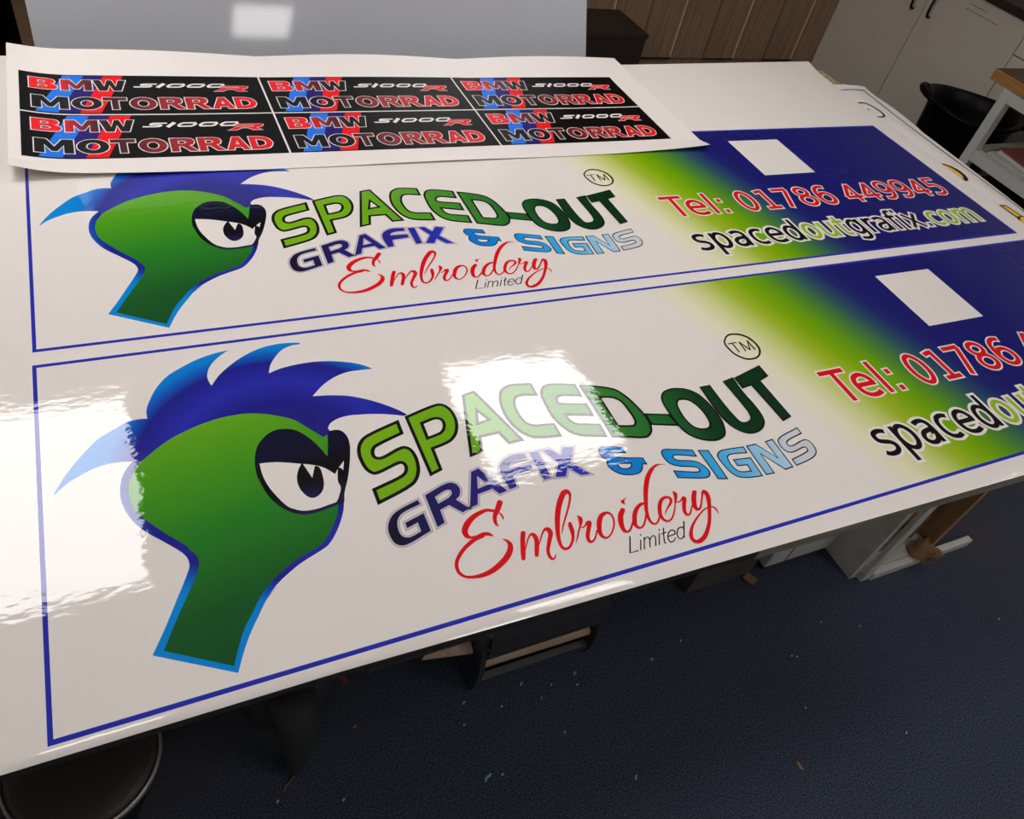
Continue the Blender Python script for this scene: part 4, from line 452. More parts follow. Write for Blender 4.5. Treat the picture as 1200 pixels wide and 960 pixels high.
lim|strip|8566 388 8545 389 8571 403 8551 404 8578 419 8557 420 8583 435 8562 432 8584 450 8562 442 8578 462 8559 449 8570 471 8553 456 8559 478 8545 462 8546 482 8537 465 8531 483 8527 465 8514 480 8514 462 8497 475 8500 457 8480 467 8488 451 8462 455 8473 441 8444 440 8458 429 8428 423 8443 414 8414 407 8431 399 8403 390 8421 384 8393 372 8412 369 8385 354 8406 354 8381 338 8402 339 8379 323 8400 327 8379 308 8400 315 8382 294 8402 305 8388 283 8406 298 8398 276 8412 294 8411 273 8421 291 8425 271 8431 290 8439 272 8440 291 8455 277 8451 294 8471 285 8463 300 8485 293 8476 308 8498 302 8488 316 8509 311 8498 323 8519 320 8508 330 8528 329 8518 338
lim|strip|8814 565 8836 559 8650 294 8670 288
lim|strip|8748 424 8731 422 8750 434 8732 432 8753 445 8734 442 8754 457 8735 451 8752 467 8733 457 8745 476 8729 461 8736 482 8723 466 8725 486 8715 469 8714 488 8707 470 8700 487 8697 469 8685 485 8685 467 8670 480 8673 463 8654 473 8662 457 8638 461 8649 448 8622 447 8636 436 8607 432 8623 423 8594 416 8612 409 8582 398 8601 393 8571 379 8591 375 8563 359 8583 358 8558 341 8579 343 8556 326 8578 332 8558 313 8578 320 8561 300 8580 310 8568 290 8584 303 8577 284 8590 300 8588 280 8597 297 8600 279 8606 296 8613 280 8614 297 8630 286 8625 301 8647 296 8640 309 8663 307 8656 319 8679 317 8672 329
tmk|strip|12176 4186 12148 4209 12207 4216 12179 4238 12237 4246 12210 4269 12265 4273 12243 4301 12292 4293 12280 4329 12318 4308 12316 4349 12346 4320 12352 4365 12374 4330 12386 4376 12402 4337 12420 4384 12431 4340 12455 4387 12460 4339 12489 4385 12489 4335 12520 4380 12519 4330 12550 4373 12550 4322 12583 4366 12581 4313 12616 4356 12611 4301 12648 4343 12639 4286 12678 4327 12669 4266 12710 4306 12698 4243 12740 4282 12725 4217 12768 4254 12747 4188 12792 4224 12764 4157 12811 4190 12778 4122 12826 4154 12788 4086 12838 4116 12797 4048 12847 4078 12803 4013 12854 4041 12806 3977 12859 4004 12807 3941 12861 3965 12803 3905 12857 3925 12796 3873 12851 3889 12786 3841 12841 3853 12773 3810 12826 3815 12757 3782 12807 3779 12741 3759 12784 3747 12721 3736 12757 3717 12699 3714 12728 3689 12677 3695 12698 3664 12655 3679 12666 3643 12630 3665 12634 3626 12604 3652 12601 3612 12578 3643 12568 3601 12547 3635 12531 3592 12515 3631 12493 3589 12481 3630 12457 3588 12450 3631 12424 3590 12422 3634 12394 3593 12395 3638 12365 3599 12369 3645 12338 3607 12346 3655 12312 3618 12320 3669 12285 3634 12297 3688 12260 3654 12275 3709 12237 3676 12253 3732 12215 3699 12231 3758 12192 3726 12210 3787 12170 3756 12192 3817 12151 3788 12176 3850 12135 3822 12165 3886 12123 3860 12157 3924 12115 3900 12152 3964 12109 3941 12148 4003 12105 3981 12147 4034 12102 4012 12146 4064 12100 4043 12148 4093 12101 4074 12153 4120 12104 4105 12159 4139 12111 4129 12167 4158 12120 4152 12177 4179 12130 4174 12186 4200 12138 4194
tmk|strip|12181 4102 12195 4129 12412 4107 12426 4134
tmk|strip|12290 4106 12326 4122 12283 3836 12318 3851
tmk|strip|12479 3846 12447 3832 12499 4131 12466 4117
tmk|strip|12465 4111 12496 4132 12570 3838 12602 3859
tmk|strip|12601 3851 12571 3846 12709 4123 12678 4117
tmk|strip|12677 4112 12710 4128 12685 3831 12720 3848
"""
# ------------------------------------------------------------------ ceiling lamps (panels read off their glare, then unseen fill panels)
m_lamp_rim = mat('lamp_rim_white', rgb(225, 225, 222), .4)
m_lamp = mat('lamp_diffuser', (1, 1, 1, 1), .5, emit=((1.0, .975, .958, 1), LAMP))
def ceiling_lamp(x0, y0, x1, y1, label):
    t = thing('ceiling_lamp', label, 'ceiling light', ((x0 + x1) / 2, (y0 + y1) / 2, CEIL))
    bm = bmesh.new(); w = .022
    for lo, hi in (((x0 - w, y0 - w), (x1 + w, y0)), ((x0 - w, y1), (x1 + w, y1 + w)), ((x0 - w, y0), (x0, y1)), ((x1, y0), (x1 + w, y1))):
        add_box(bm, (lo[0], lo[1], CEIL - .018), (hi[0], hi[1], CEIL))
    obj('frame', bm, m_lamp_rim, t)
    obj('diffuser', box((x0, y0, CEIL - .012), (x1, y1, CEIL - .004)), m_lamp, t)
ceiling_lamp(-.62, 1.20, .02, 2.12, 'ceiling light panel over the left end of the table')
ceiling_lamp(1.37, 1.30, 2.03, 1.98, 'ceiling light panel over the middle of the table')
ceiling_lamp(.89, -.71, 1.22, -.40, 'small ceiling light panel behind the viewer')
ceiling_lamp(-.32, .10, .02, .42, 'ceiling light panel over the left front corner of the table')
ceiling_lamp(1.15, .10, 1.60, .42, 'ceiling light panel over the front edge of the table')
ceiling_lamp(-1.75, 2.5, -1.05, 3.4, 'added ceiling fill light in the back left corner of the room')  # unseen panel, added to lift the far side of the table
ceiling_lamp(3.65, -.02, 4.25, .58, 'added ceiling fill light over the workbench on the right')  # also unseen, added to brighten the cupboards and the bench
ceiling_lamp(2.6, -1.75, 3.1, -1.25, 'added ceiling fill light over the open floor at the right')  # this panel and the front wall ones are added for general brightness
ceiling_lamp(.9, -2.6, 1.3, -2.2, 'added ceiling fill light near the front wall, middle one')
ceiling_lamp(3.1, -2.6, 3.5, -2.2, 'added ceiling fill light near the front wall, right one')
ceiling_lamp(-1.4, -2.6, -1.0, -2.2, 'added ceiling fill light near the front wall, left one')

# ------------------------------------------------------------------ the room
m_wall = mat('wall_paint', rgb(228, 226, 222), .8)
m_ceil = mat('ceiling_paint', rgb(196, 194, 190), .85)
def carpet():
    m, nt, b = new_mat('carpet_navy'); b.inputs['Roughness'].default_value = .95; b.inputs['Specular IOR Level'].default_value = .15
    tc = nt.nodes.new('ShaderNodeTexCoord')
    n1 = nt.nodes.new('ShaderNodeTexNoise'); n1.inputs['Scale'].default_value = 300; n1.inputs['Detail'].default_value = 6; n1.inputs['Roughness'].default_value = .8
    n2 = nt.nodes.new('ShaderNodeTexNoise'); n2.inputs['Scale'].default_value = 1.3; n2.inputs['Detail'].default_value = 4
    for n in (n1, n2): nt.links.new(tc.outputs['Object'], n.inputs['Vector'])
    r1 = nt.nodes.new('ShaderNodeValToRGB'); e = r1.color_ramp.elements
    e[0].position = .43; e[0].color = rgb(14, 22, 38); e[1].position = .60; e[1].color = rgb(98, 107, 126)
    r2 = nt.nodes.new('ShaderNodeValToRGB'); e = r2.color_ramp.elements
    e[0].position = .5; e[0].color = (0, 0, 0, 1); e[1].position = .72; e[1].color = (.4, .4, .4, 1)
    nt.links.new(n1.outputs['Fac'], r1.inputs[0]); nt.links.new(n2.outputs['Fac'], r2.inputs[0])
    mx = nt.nodes.new('ShaderNodeMix'); mx.data_type = 'RGBA'
    nt.links.new(r2.outputs[0], mx.inputs['Factor']); nt.links.new(r1.outputs[0], mx.inputs['A']); mx.inputs['B'].default_value = rgb(86, 72, 66)
    nt.links.new(mx.outputs['Result'], b.inputs['Base Color'])
    bp = nt.nodes.new('ShaderNodeBump'); bp.inputs['Distance'].default_value = .0006; bp.inputs['Strength'].default_value = .5
    nt.links.new(n1.outputs['Fac'], bp.inputs['Height'])
    return m
X0, X1, Y0, Y1 = -3.0, 4.98, -3.5, 4.0
tag(obj('floor', box((X0, Y0, -1.0), (X1, Y1, -.9)), carpet()), kind='structure')
tag(obj('ceiling', box((X0, Y0, CEIL), (X1, Y1, CEIL + .1)), m_ceil), kind='structure')
tag(obj('wall_back', box((X0 - .1, Y1, -.9), (X1 + .1, Y1 + .1, CEIL)), m_wall), kind='structure')
tag(obj('wall_front', box((X0 - .1, Y0 - .1, -.9), (X1 + .1, Y0, CEIL)), m_wall), kind='structure')
tag(obj('wall_left', box((X0 - .1, Y0, -.9), (X0, Y1, CEIL)), m_wall), kind='structure')
tag(obj('wall_right', box((X1, Y0, -.9), (X1 + .1, Y1, CEIL)), m_wall), kind='structure')

# ------------------------------------------------------------------ work table
m_chip = mat('chipboard', rgb(176, 158, 128), .8, var=(140, rgb(120, 98, 70), .42, .62), bump=(160, .5, .002))
m_edge = mat('table_edge_board', rgb(150, 140, 126), .6, var=(9, rgb(112, 102, 90), .4, .7, (1, 1, 6)))
m_steel = mat('dark_steel', rgb(45, 44, 44), .45, .4)
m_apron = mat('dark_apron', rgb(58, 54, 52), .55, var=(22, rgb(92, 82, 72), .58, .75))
tb = thing('work_table', 'long chipboard work table covered by the printed vinyl sheet', 'table', (1.0, .85, -.9))
def prism(pts, th):
    n = len(pts); v = [Vector(p) for p in pts]; v += [p - Vector((0, 0, th)) for p in v]
    f = [tuple(range(n)), tuple(range(2 * n - 1, n - 1, -1))] + [(i, n + i, n + (i + 1) % n, (i + 1) % n) for i in range(n)]
    return v, f
def lip(x):      # how far the film hangs over the front of the table
    pts = ((-.8, -.013, .0032), (.32, -.0145, .0032), (.70, -.022, .0032), (1.0, -.028, .0008), (1.3, -.034, .0001), (1.61, -.040, .0001), (2.5, -.048, .0001))
    for a, b in zip(pts, pts[1:]):
        if x <= b[0]:
            t = (x - a[0]) / (b[0] - a[0]); return a[1] + (b[1] - a[1]) * t, a[2] + (b[2] - a[2]) * t
    return pts[-1][1:]
FX = (-.75, .32, .70, 1.0, 1.3, 1.61, 2.5, 2.527)
front = lambda x, d: lip(min(x, 2.5))[0] + d
obj('table_top', prism([(x, front(x, .0062), -.004 if x > .9 else -.004) for x in FX] + [(2.527, 1.652, -.004), (-.75, 1.652, -.004)], .018), m_chip, tb)
m_edge_shade = mat('table_edge_shaded', rgb(46, 40, 37), .6, var=(9, rgb(66, 57, 50), .5, .75, (1, 1, 6)))  # same edge as on the right; shade is put into this darker colour
def band(xs, z, th):
    return prism([(x, front(x, .002), z) for x in xs] + [(x, front(x, .0060), z) for x in xs[::-1]], th)
e = obj('edge_band', band((-.75, .32, .70, .98), -.0050, .018), m_edge_shade, tb); e['label'] = 'front edge, left length darkened for shade'
e = obj('edge_band', band((.981, 1.3, 1.61, 2.5, 2.527), -.0035, .027), m_edge, tb); e['label'] = 'grey brown front edge'
for x, y in ((-.6, .35), (-.6, 1.22), (1.35, 1.22), (2.48, 1.22)):
    obj('leg', box((x - .025, y - .025, -.9), (x + .025, y + .025, -.0225), .003), m_steel, tb)
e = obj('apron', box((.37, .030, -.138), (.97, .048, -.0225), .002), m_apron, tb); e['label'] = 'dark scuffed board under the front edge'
obj('rail', box((-.574, 1.205, -.14), (2.454, 1.235, -.09), .002), m_steel, tb)

# ------------------------------------------------------------------ big printed vinyl sheet with the two banners
WHT = bare(206, 199, 194)
m_white = vinyl('vinyl_white', WHT)
PR = thing('printed_vinyl_sheet', 'glossy white vinyl sheet printed with two blue and green banners over the table', 'printed banner sheet', (0, 0, 0))
def right_edge(y):
    pts = ((-.05, 2.480), (1.25, 2.478), (1.50, 2.478), (1.63, 2.487), (1.72, 2.514))
    for a, b in zip(pts, pts[1:]):
        if y <= b[0]:
            t = (y - a[0]) / (b[0] - a[0]); return a[1] + (b[1] - a[1]) * t
    return pts[-1][1]
def sheet_pt(u, v):
    NB = 8 / 48.0
    y = 0
    if v < NB:
        s = 1 - v / NB
        xx = -.72 + u * (2.480 + .72)
        e_, d_ = lip(xx)
        a = s * math.pi / 4
        y = e_ * math.sin(a) / math.sin(math.pi / 4)
        z = -d_ * (1 - math.cos(a)) / (1 - math.cos(math.pi / 4))
        return (xx, y, z)
    w = (v - NB) / (1 - NB); y = w * 1.715
    x = -.72 + u * (right_edge(y) + .72)
    back = 1.692 - .016 * max(0, min(1, (x + .04) / 1.7)) + .045 * max(0, min(1, (x - 1.66) / .85))
    y = w * back
    return (x, y, 0)
sh = solid_grid(sheet_pt, 40, 48, .0004)
obj('vinyl_sheet', sh, m_white, PR, (0, 0, 0), smooth=False)
bpy.data.objects['vinyl_sheet'].data.polygons.foreach_set('use_smooth', [False] * len(bpy.data.objects['vinyl_sheet'].data.polygons))

HB = .61; WB = 2.4055
Z1 = .00004
NAVY = ink(26, 26, 104)
m_blue = vinyl('ink_border_blue', ink(38, 46, 165))
fl = Flat(); bw = .0066
fl.poly([[(0, 0), (WB, 0), (WB, bw), (0, bw)]], 2 * Z1); fl.poly([[(0, HB - bw), (WB, HB - bw), (WB, HB), (0, HB)]], 2 * Z1)
fl.poly([[(0, bw), (.0058, bw), (.0058, HB - bw), (0, HB - bw)]], 2 * Z1); fl.poly([[(WB - .003, bw), (WB, bw), (WB, HB - bw), (WB - .003, HB - bw)]], 2 * Z1)
parts = []
def art(name, data, mats, label=None, parent=None):
    o = obj(name, data, mats, parent or PR, (0, 0, 0))
    if label: o['label'] = label
    if not parent: parts.append(o)
    return o
art('border_line', fl.data(), m_blue, 'thin blue printed border')
# colour panel: white to lime to navy, running slantwise
K = .31
m_grad = vinyl('ink_fade', ramp=[(0, WHT), (.12, bare(206, 200, 172)), (.24, bare(180, 187, 114)), (.34, ink(156, 180, 44)), (.44, ink(124, 168, 4)), (.54, ink(96, 152, 14)),
               (.64, ink(66, 118, 55)), (.74, ink(42, 76, 94)), (.84, ink(28, 36, 106)), (.94, NAVY)], axis=(1, K, 1.31, 1.885))
fl = Flat(); fl.poly([[(1.02, bw), (WB - .003, bw), (WB - .003, HB - bw), (1.02, HB - bw)]], 1 * Z1)
art('colour_panel', fl.data(), m_grad, 'slanting fade from white through lime green to navy blue')
# white square where the code was printed
m_paperwhite = vinyl('ink_bare_white', WHT)
fl = Flat(); fl.poly([[(1.7619, .3627), (1.9466, .3627), (1.9466, .5474), (1.7619, .5474)]], 3 * Z1)
art('blank_square', fl.data(), m_paperwhite, 'plain white square on the navy panel')

m_black = vinyl('ink_black', ink(18, 16, 16))
G = {}
for ln in ART.strip().split('\n'):
    p = ln.split('|')
    def dec(s):
        a = [int(t) * 1e-4 for t in s.split()]
        return list(zip(a[::2], a[1::2]))
    G.setdefault(p[0], []).append((p[1], [dec(s) for s in p[2:]]))

m_head = vinyl('ink_headline_green', ramp=[(0, ink(118, 172, 20)), (.2, ink(108, 168, 22)), (.42, ink(70, 140, 40)), (.6, ink(34, 104, 44)), (.72, ink(14, 58, 30)), (1, ink(10, 44, 24))], axis=(1, -.12, .40, 1.26))
fl = Flat(); lay = 4
for o_, cs in G['main']:
    w = float(o_) * 1.12
    fl.poly(cs, lay * Z1, 0)
    inn = [shift_contour(cs[0], -w)] + [shift_contour(c, -w, True) for c in cs[1:]]
    fl.poly(inn, (lay + 1) * Z1, 1); lay += 2
art('headline_lettering', fl.data(), [m_black, m_head], 'arched green to dark green capitals with black outline')
m_tagrim = vinyl('ink_grey_rim', ink(150, 138, 152)); m_taghalo = vinyl('ink_halo', ink(192, 182, 190))
m_tag = vinyl('ink_tag_blue', ramp=[(0, ink(20, 16, 32)), (.12, ink(28, 26, 72)), (.4, ink(40, 34, 120)), (.75, ink(40, 48, 165)), (1, ink(40, 80, 200))], axis=(1, 0, .43, .86))
fl = Flat()
for o_, cs in G['tag']:
    fl.poly([shift_contour(cs[0], .0034)] + [shift_contour(c, .0034, True) for c in cs[1:]], 4 * Z1, 0)
for o_, cs in G['tag']:
    fl.poly([shift_contour(cs[0], .0026)] + [shift_contour(c, .0026, True) for c in cs[1:]], 5 * Z1, 1)
    fl.poly(cs, 6 * Z1, 2)
art('tagline_lettering', fl.data(), [m_tagrim, m_taghalo, m_tag], 'wide navy to blue capitals under the headline')
m_sigrim = vinyl('ink_navy_rim', ink(22, 26, 52))
m_sig = vinyl('ink_sky_blue', ramp=[(0, ink(10, 112, 206)), (.3, ink(14, 140, 216)), (.55, ink(70, 170, 220)), (.78, ink(160, 196, 220)), (.9, ink(196, 202, 208)), (1, ink(202, 200, 200))], axis=(1, 0, .80, 1.22))
fl = Flat()
for o_, cs in G['sig']:
    w = float(o_) * 1.35
    fl.poly(cs, 7 * Z1, 0)
    fl.poly([shift_contour(cs[0], -w)] + [shift_contour(c, -w, True) for c in cs[1:]], 8 * Z1, 1)
art('second_tagline_lettering', fl.data(), [m_sigrim, m_sig], 'sky blue capitals fading to white with dark outline')
m_red = vinyl('ink_red', ink(212, 18, 28))
fl = Flat(); k = 9
for kind, cs in G['emb']:
    if kind == 'strip': fl.strip(cs[0], k * Z1, 0)
    else: fl.poly(cs, k * Z1, 0)
    k += .3
art('script_lettering', fl.data(), m_red, 'red brush script word')
fl = Flat(); k = 9
for kind, cs in G['lim']: fl.strip(cs[0], k * Z1, 0); k += .2
art('small_lettering', fl.data(), m_black, 'small thin black word under the script')
fl = Flat(); k = 9
for kind, cs in G['tmk']:
    fl.strip(cs[0], k * Z1, 0); k += .2
art('trademark_symbol', fl.data(), m_black, 'black circled letters above the headline')

# head emblem
m_hair = vinyl('ink_emblem_blue', ramp=[(0, ink(40, 30, 110)), (.45, ink(26, 28, 130)), (.62, ink(38, 42, 168)), (.80, ink(28, 30, 132)), (.86, ink(10, 82, 180)), (.93, ink(4, 122, 204)), (1, ink(4, 130, 210))], circ=(.3250, .335, 0, .262))
m_green = vinyl('ink_emblem_green', ramp=[(0, ink(22, 74, 36)), (.22, ink(24, 86, 34)), (.5, ink(38, 124, 32)), (.72, ink(70, 148, 24)), (1, ink(104, 168, 22))], axis=(-.18, 1, -.02, .43))
m_eyep = vinyl('ink_eye_navy', ramp=[(0, ink(50, 36, 134)), (.3, ink(42, 28, 104)), (.5, ink(20, 16, 46)), (.68, ink(8, 7, 11)), (.85, ink(9, 8, 14)), (1, ink(14, 14, 42))], axis=(-.12, 1, .10, .30))
m_pup = vinyl('ink_pupil', ramp=[(0, ink(30, 28, 84)), (.6, ink(14, 12, 22)), (1, ink(12, 10, 14))], axis=(0, 1, .235, .31))
fl = Flat(); fl.poly(G['hair'][0][1], 3 * Z1); em = art('head_emblem', fl.data(), m_hair, 'spiky blue haired creature head emblem')
fl = Flat(); fl.poly(G['green'][0][1], 4 * Z1); art('face', fl.data(), m_green, 'green face and neck', em)
fl = Flat(); fl.poly(G['eyep'][0][1], 5 * Z1); art('brow', fl.data(), m_eyep, 'black frowning brow and eye rim', em)
fl = Flat()
for _, cs in G['eyew']: fl.poly(cs, 6 * Z1)
art('eye', fl.data(), m_paperwhite, 'white of the eye', em)
fl = Flat(); fl.poly(G['pupil'][0][1], 7 * Z1); art('pupil', fl.data(), m_pup, 'dark pupil', em)

# phone number and web address
TEL = 'Tel: 01786 449945'; KT = {'Te': -.085}
fl = Flat()
write_thin(fl, TEL, .1187, 1.362, 2.350, .2085, .0118, .0037, 4 * Z1, 0, KT)
write_thin(fl, TEL, .1187, 1.362, 2.350, .2085, .0118, 0, 5 * Z1, 1, KT)
art('phone_number_lettering', fl.data(), [m_paperwhite, m_red], 'red phone number with white outline')
m_olive = vinyl('ink_olive', ink(150, 180, 44))
WEB = 'spacedoutgrafix.com'
fl = Flat()
write_thin(fl, WEB, .1132, 1.3565, 2.341, .0715, .0108, .0062, 4 * Z1, 0)
write_thin(fl, WEB, .1132, 1.3565, 2.341, .0715, .0108, 0, 5 * Z1, [1] * 6 + [2] * 3 + [1] * 7 + [2] * 3)
art('web_address_lettering', fl.data(), [m_paperwhite, m_black, m_olive], 'black and lime web address with white outline')
for o in list(parts):
    dup(o, PR, (.0012, .6398, 0))

# ------------------------------------------------------------------ poster underneath at the right end
m_poster = mat('poster_white', bare(202, 195, 190), .3, bump=(9, .3, .003))
UE = [(-.035, 2.530), (.40, 2.545), (.745, 2.563), (.898, 2.577), (1.035, 2.588), (1.201, 2.599), (1.247, 2.612), (1.378, 2.630), (1.455, 2.622), (1.51, 2.629), (1.540, 2.641)]
def uedge(y):
    for a, b in zip(UE, UE[1:]):
        if y <= b[0]:
            t = (y - a[0]) / (b[0] - a[0]); return a[1] + (b[1] - a[1]) * t
    return UE[-1][1]
def droop(x, y):
    d = max(0, x - 2.532)
    return -.0021 - d * d * .6 + (.002 * math.exp(-((x - 2.525) / .018) ** 2))
def up_pt(u, v):
    y = -.035 + v * 1.575; x = 2.30 + u * (uedge(y) - 2.30)
    return (x, y - .018 * (1 - u) * max(0, (v - .9)) * 10 * .1, droop(x, y))
PS = thing('printed_poster', 'white poster with yellow letters sticking out under the right edge of the vinyl sheet', 'poster', (2.45, .75, -.0035))
obj('poster_sheet', solid_grid(up_pt, 70, 60, .0008), m_poster, PS, smooth=False)
m_yel = mat('poster_yellow', ink(226, 178, 62), .35); m_blk = mat('poster_black', ink(26, 22, 24), .35)
def drape(fl, zf, step=.03, mats=None):
    bm = bmesh.new(); vs = [bm.verts.new(p) for p in fl.v]
    for q, mi in zip(fl.f, fl.m):
        try: f = bm.faces.new([vs[i] for i in q]); f.material_index = mi
        except ValueError: pass
    for _ in range(6):
        es = [e for e in bm.edges if e.calc_length() > step]
        if not es: break
        bmesh.ops.subdivide_edges(bm, edges=es, cuts=1)
        bmesh.ops.triangulate(bm, faces=[f for f in bm.faces if len(f.verts) > 4])
    for v in bm.verts: v.co.z += zf(v.co.x, v.co.y)
    return bm
def polyline(fl, pts, w, z, mi=0):
    s = []
    for i, p in enumerate(pts):
        a = Vector(pts[max(i - 1, 0)]); b = Vector(pts[min(i + 1, len(pts) - 1)]); t = (b - a).normalized()
        s += [(p[0] - t.y * w / 2, p[1] + t.x * w / 2), (p[0] + t.y * w / 2, p[1] - t.x * w / 2)]
    fl.strip(s, z, mi)
fl = Flat()
polyline(fl, [(2.44, 1.497), (2.600, 1.503)], .0050, .0008)
polyline(fl, smooth([(2.598, 1.505), (2.590, 1.456), (2.574, 1.28), (2.566, 1.115), (2.562, .95), (2.555, .80), (2.545, .60), (2.52, .1)]), .0055, .0008)
polyline(fl, smooth([(2.470, 1.397), (2.485, 1.406), (2.50, 1.405), (2.513, 1.394), (2.522, 1.37), (2.525, 1.34), (2.519, 1.316), (2.505, 1.306), (2.470, 1.309)]), .0080, .0008)
fl.poly([[(2.479, 1.364), (2.489, 1.364), (2.489, 1.354), (2.479, 1.354)]], .0008)
obj('poster_lines', drape(fl, droop), m_blk, PS)
D1 = [(2.44, 1.010), (2.476, 1.010), (2.494, 1.006), (2.508, .990), (2.515, .966), (2.514, .938), (2.507, .918), (2.496, .908), (2.482, .904), (2.44, .904)]
D2 = [(2.45, 1.002), (2.474, 1.002), (2.490, .996), (2.499, .978), (2.502, .955), (2.499, .934), (2.490, .922), (2.474, .918), (2.450, .918)]
T1 = [(2.486, .776), (2.511, .771), (2.516, .712), (2.531, .705), (2.528, .60), (2.44, .60), (2.44, .703), (2.488, .703)]
for a_, c_ in ((D1, D2), (T1, shift_contour(T1, -.006))):
    fl = Flat(); fl.poly([a_], .0008, 1); fl.poly([c_], .0010, 0)
    obj('poster_letter', drape(fl, droop), [m_yel, m_blk], PS)

# ------------------------------------------------------------------ sticker sheet
def sz(x, y):
    v = (y - 1.15) / (1.70 - 1.15)
    z = .0016 + .007 * math.exp(-max(0, x) / .13) + .0035 * max(0, (x - 1.3) / .37) ** 2
    if x < .1: z += .9 * (.1 - x) ** 2
    z += .010 * max(0, v - .72) / .28 * abs(math.sin(math.pi * (x + .02) / .565)) ** 1.0
    z += .012 * max(0, -(y - 1.19) / .05) * (math.exp(-max(0, x + .02) / .09) + math.exp(-max(0, 1.68 - x) / .10))
    z += .003 * max(0, -(y - 1.19) / .05) * (.5 + .5 * math.sin(x * 9))
    return z
def ss_pt(u, v):
    x = -.022 + u * 1.686; y = 1.142 + v * .558
    y += .012 * (2 * abs(u - .5)) ** 3 * (1 if v > .5 else .3) * (1 if v > .5 else 1)
    return (x, y, sz(x, y))
m_paper = mat('sticker_paper', bare(208, 200, 196), .32)
m_sblk = mat('sticker_black', ink(9, 7, 7), .3)
SS = thing('sticker_sheet', 'curling white sheet of six black stickers lying on the far side of the banner sheet', 'sticker sheet', (.8, 1.4, 0))
obj('backing_sheet', solid_grid(ss_pt, 96, 36, .0004), m_paper, SS, smooth=False)
m_sblue = mat('sticker_light_blue', ink(34, 110, 215), .3); m_spur = mat('sticker_violet', ink(34, 22, 104), .3); m_sred = mat('sticker_red', ink(222, 18, 28), .3)
m_swht = mat('sticker_white', bare(205, 198, 194), .3)
def fade(name, x0, x1, cols):
    m, nt, b = new_mat(name); b.inputs['Roughness'].default_value = .3; b.inputs['Specular IOR Level'].default_value = .2
    tc = nt.nodes.new('ShaderNodeTexCoord'); sp = nt.nodes.new('ShaderNodeSeparateXYZ'); nt.links.new(tc.outputs['Object'], sp.inputs[0])
    mr = nt.nodes.new('ShaderNodeMapRange'); mr.inputs['From Min'].default_value = x0; mr.inputs['From Max'].default_value = x1
    nt.links.new(sp.outputs['X'], mr.inputs['Value'])
    cr = nt.nodes.new('ShaderNodeValToRGB'); els = cr.color_ramp.elements
    els[0].position = cols[0][0]; els[0].color = cols[0][1]; els[1].position = cols[-1][0]; els[1].color = cols[-1][1]
    for p, c in cols[1:-1]: els.new(p).color = c
    nt.links.new(mr.outputs[0], cr.inputs[0]); nt.links.new(cr.outputs[0], b.inputs['Base Color'])
    return m
RED = ink(224, 20, 30); DRED = ink(120, 26, 32); BLK = ink(9, 7, 7)
for m_ in (m_sblk, m_sblue, m_spur, m_sred, m_swht): m_.node_tree.nodes['Principled BSDF'].inputs['Specular IOR Level'].default_value = .1
m_f1 = fade('sticker_red_to_black', .016, .222, [(0, RED), (.25, RED), (.45, DRED), (.62, ink(60, 18, 24)), (.72, BLK), (1, BLK)])
m_f2 = fade('sticker_black_to_red', .018, .500, [(0, BLK), (.28, BLK), (.36, ink(70, 20, 26)), (.55, ink(140, 30, 36)), (.8, ink(200, 24, 32)), (1, RED)])
TW, THH = .5220, .1840
CX = (.0, .5265, 1.0525); RY = (1.2065, 1.3955)
def spans(px, x0, x1):
    a, z_ = px[0][0], px[-1][1]
    return [(x0 + (p - a) / (z_ - a) * (x1 - x0), x0 + (q - a) / (z_ - a) * (x1 - x0)) for p, q in px]
SB = spans([(105, 345), (378, 660), (672, 980)], .019, .215)
SM = spans([(37, 76.5), (80, 114), (115.5, 143), (146.5, 178), (182, 213), (214, 244.5), (246.5, 274), (276, 303.5)], .022, .494)
def model_marks(fl):
    y0, h, sx, sh_ = .1265, .0205, .036, .85
    def G(x, pts): return [(x + p[0] * sx + sh_ * p[1] * h, y0 + p[1] * h) for p in pts]
    x = .232
    pen(fl, G(x, [(1.0, .86), (.20, .86), (.10, .70), (.12, .56), (.80, .50), (.88, .36), (.82, .14), (-.1, .14)]), .0056, 0, 0, 0)
    pen(fl, G(x + .046, [(.10, 0), (.10, 1.0)]), .0090, 0, 0, 0)
    for k in range(3):
        xx = x + .066 + k * .0455
        pen(fl, G(xx, [(.12, .14), (.04, .30), (.04, .70), (.12, .86), (.85, .86), (.93, .70), (.93, .30), (.85, .14), (.12, .14)]), .0062, 0, 0, 0, True)
    R = [(.0, .0), (.30, .0), (.40, .36), (.62, .36), (.92, .0), (1.25, .0), (.93, .40), (1.10, .60), (1.05, .92), (.90, 1.0), (.02, 1.0), (.0, .74), (.74, .74), (.80, .60), (.72, .52), (.16, .52)]
    c = [(.408 + p[0] * .060 + .75 * p[1] * .027, .1065 + p[1] * .027) for p in R]
    fl.poly([shift_contour(c, .0016)], .0002, 0); fl.poly([c], .0005, 1)
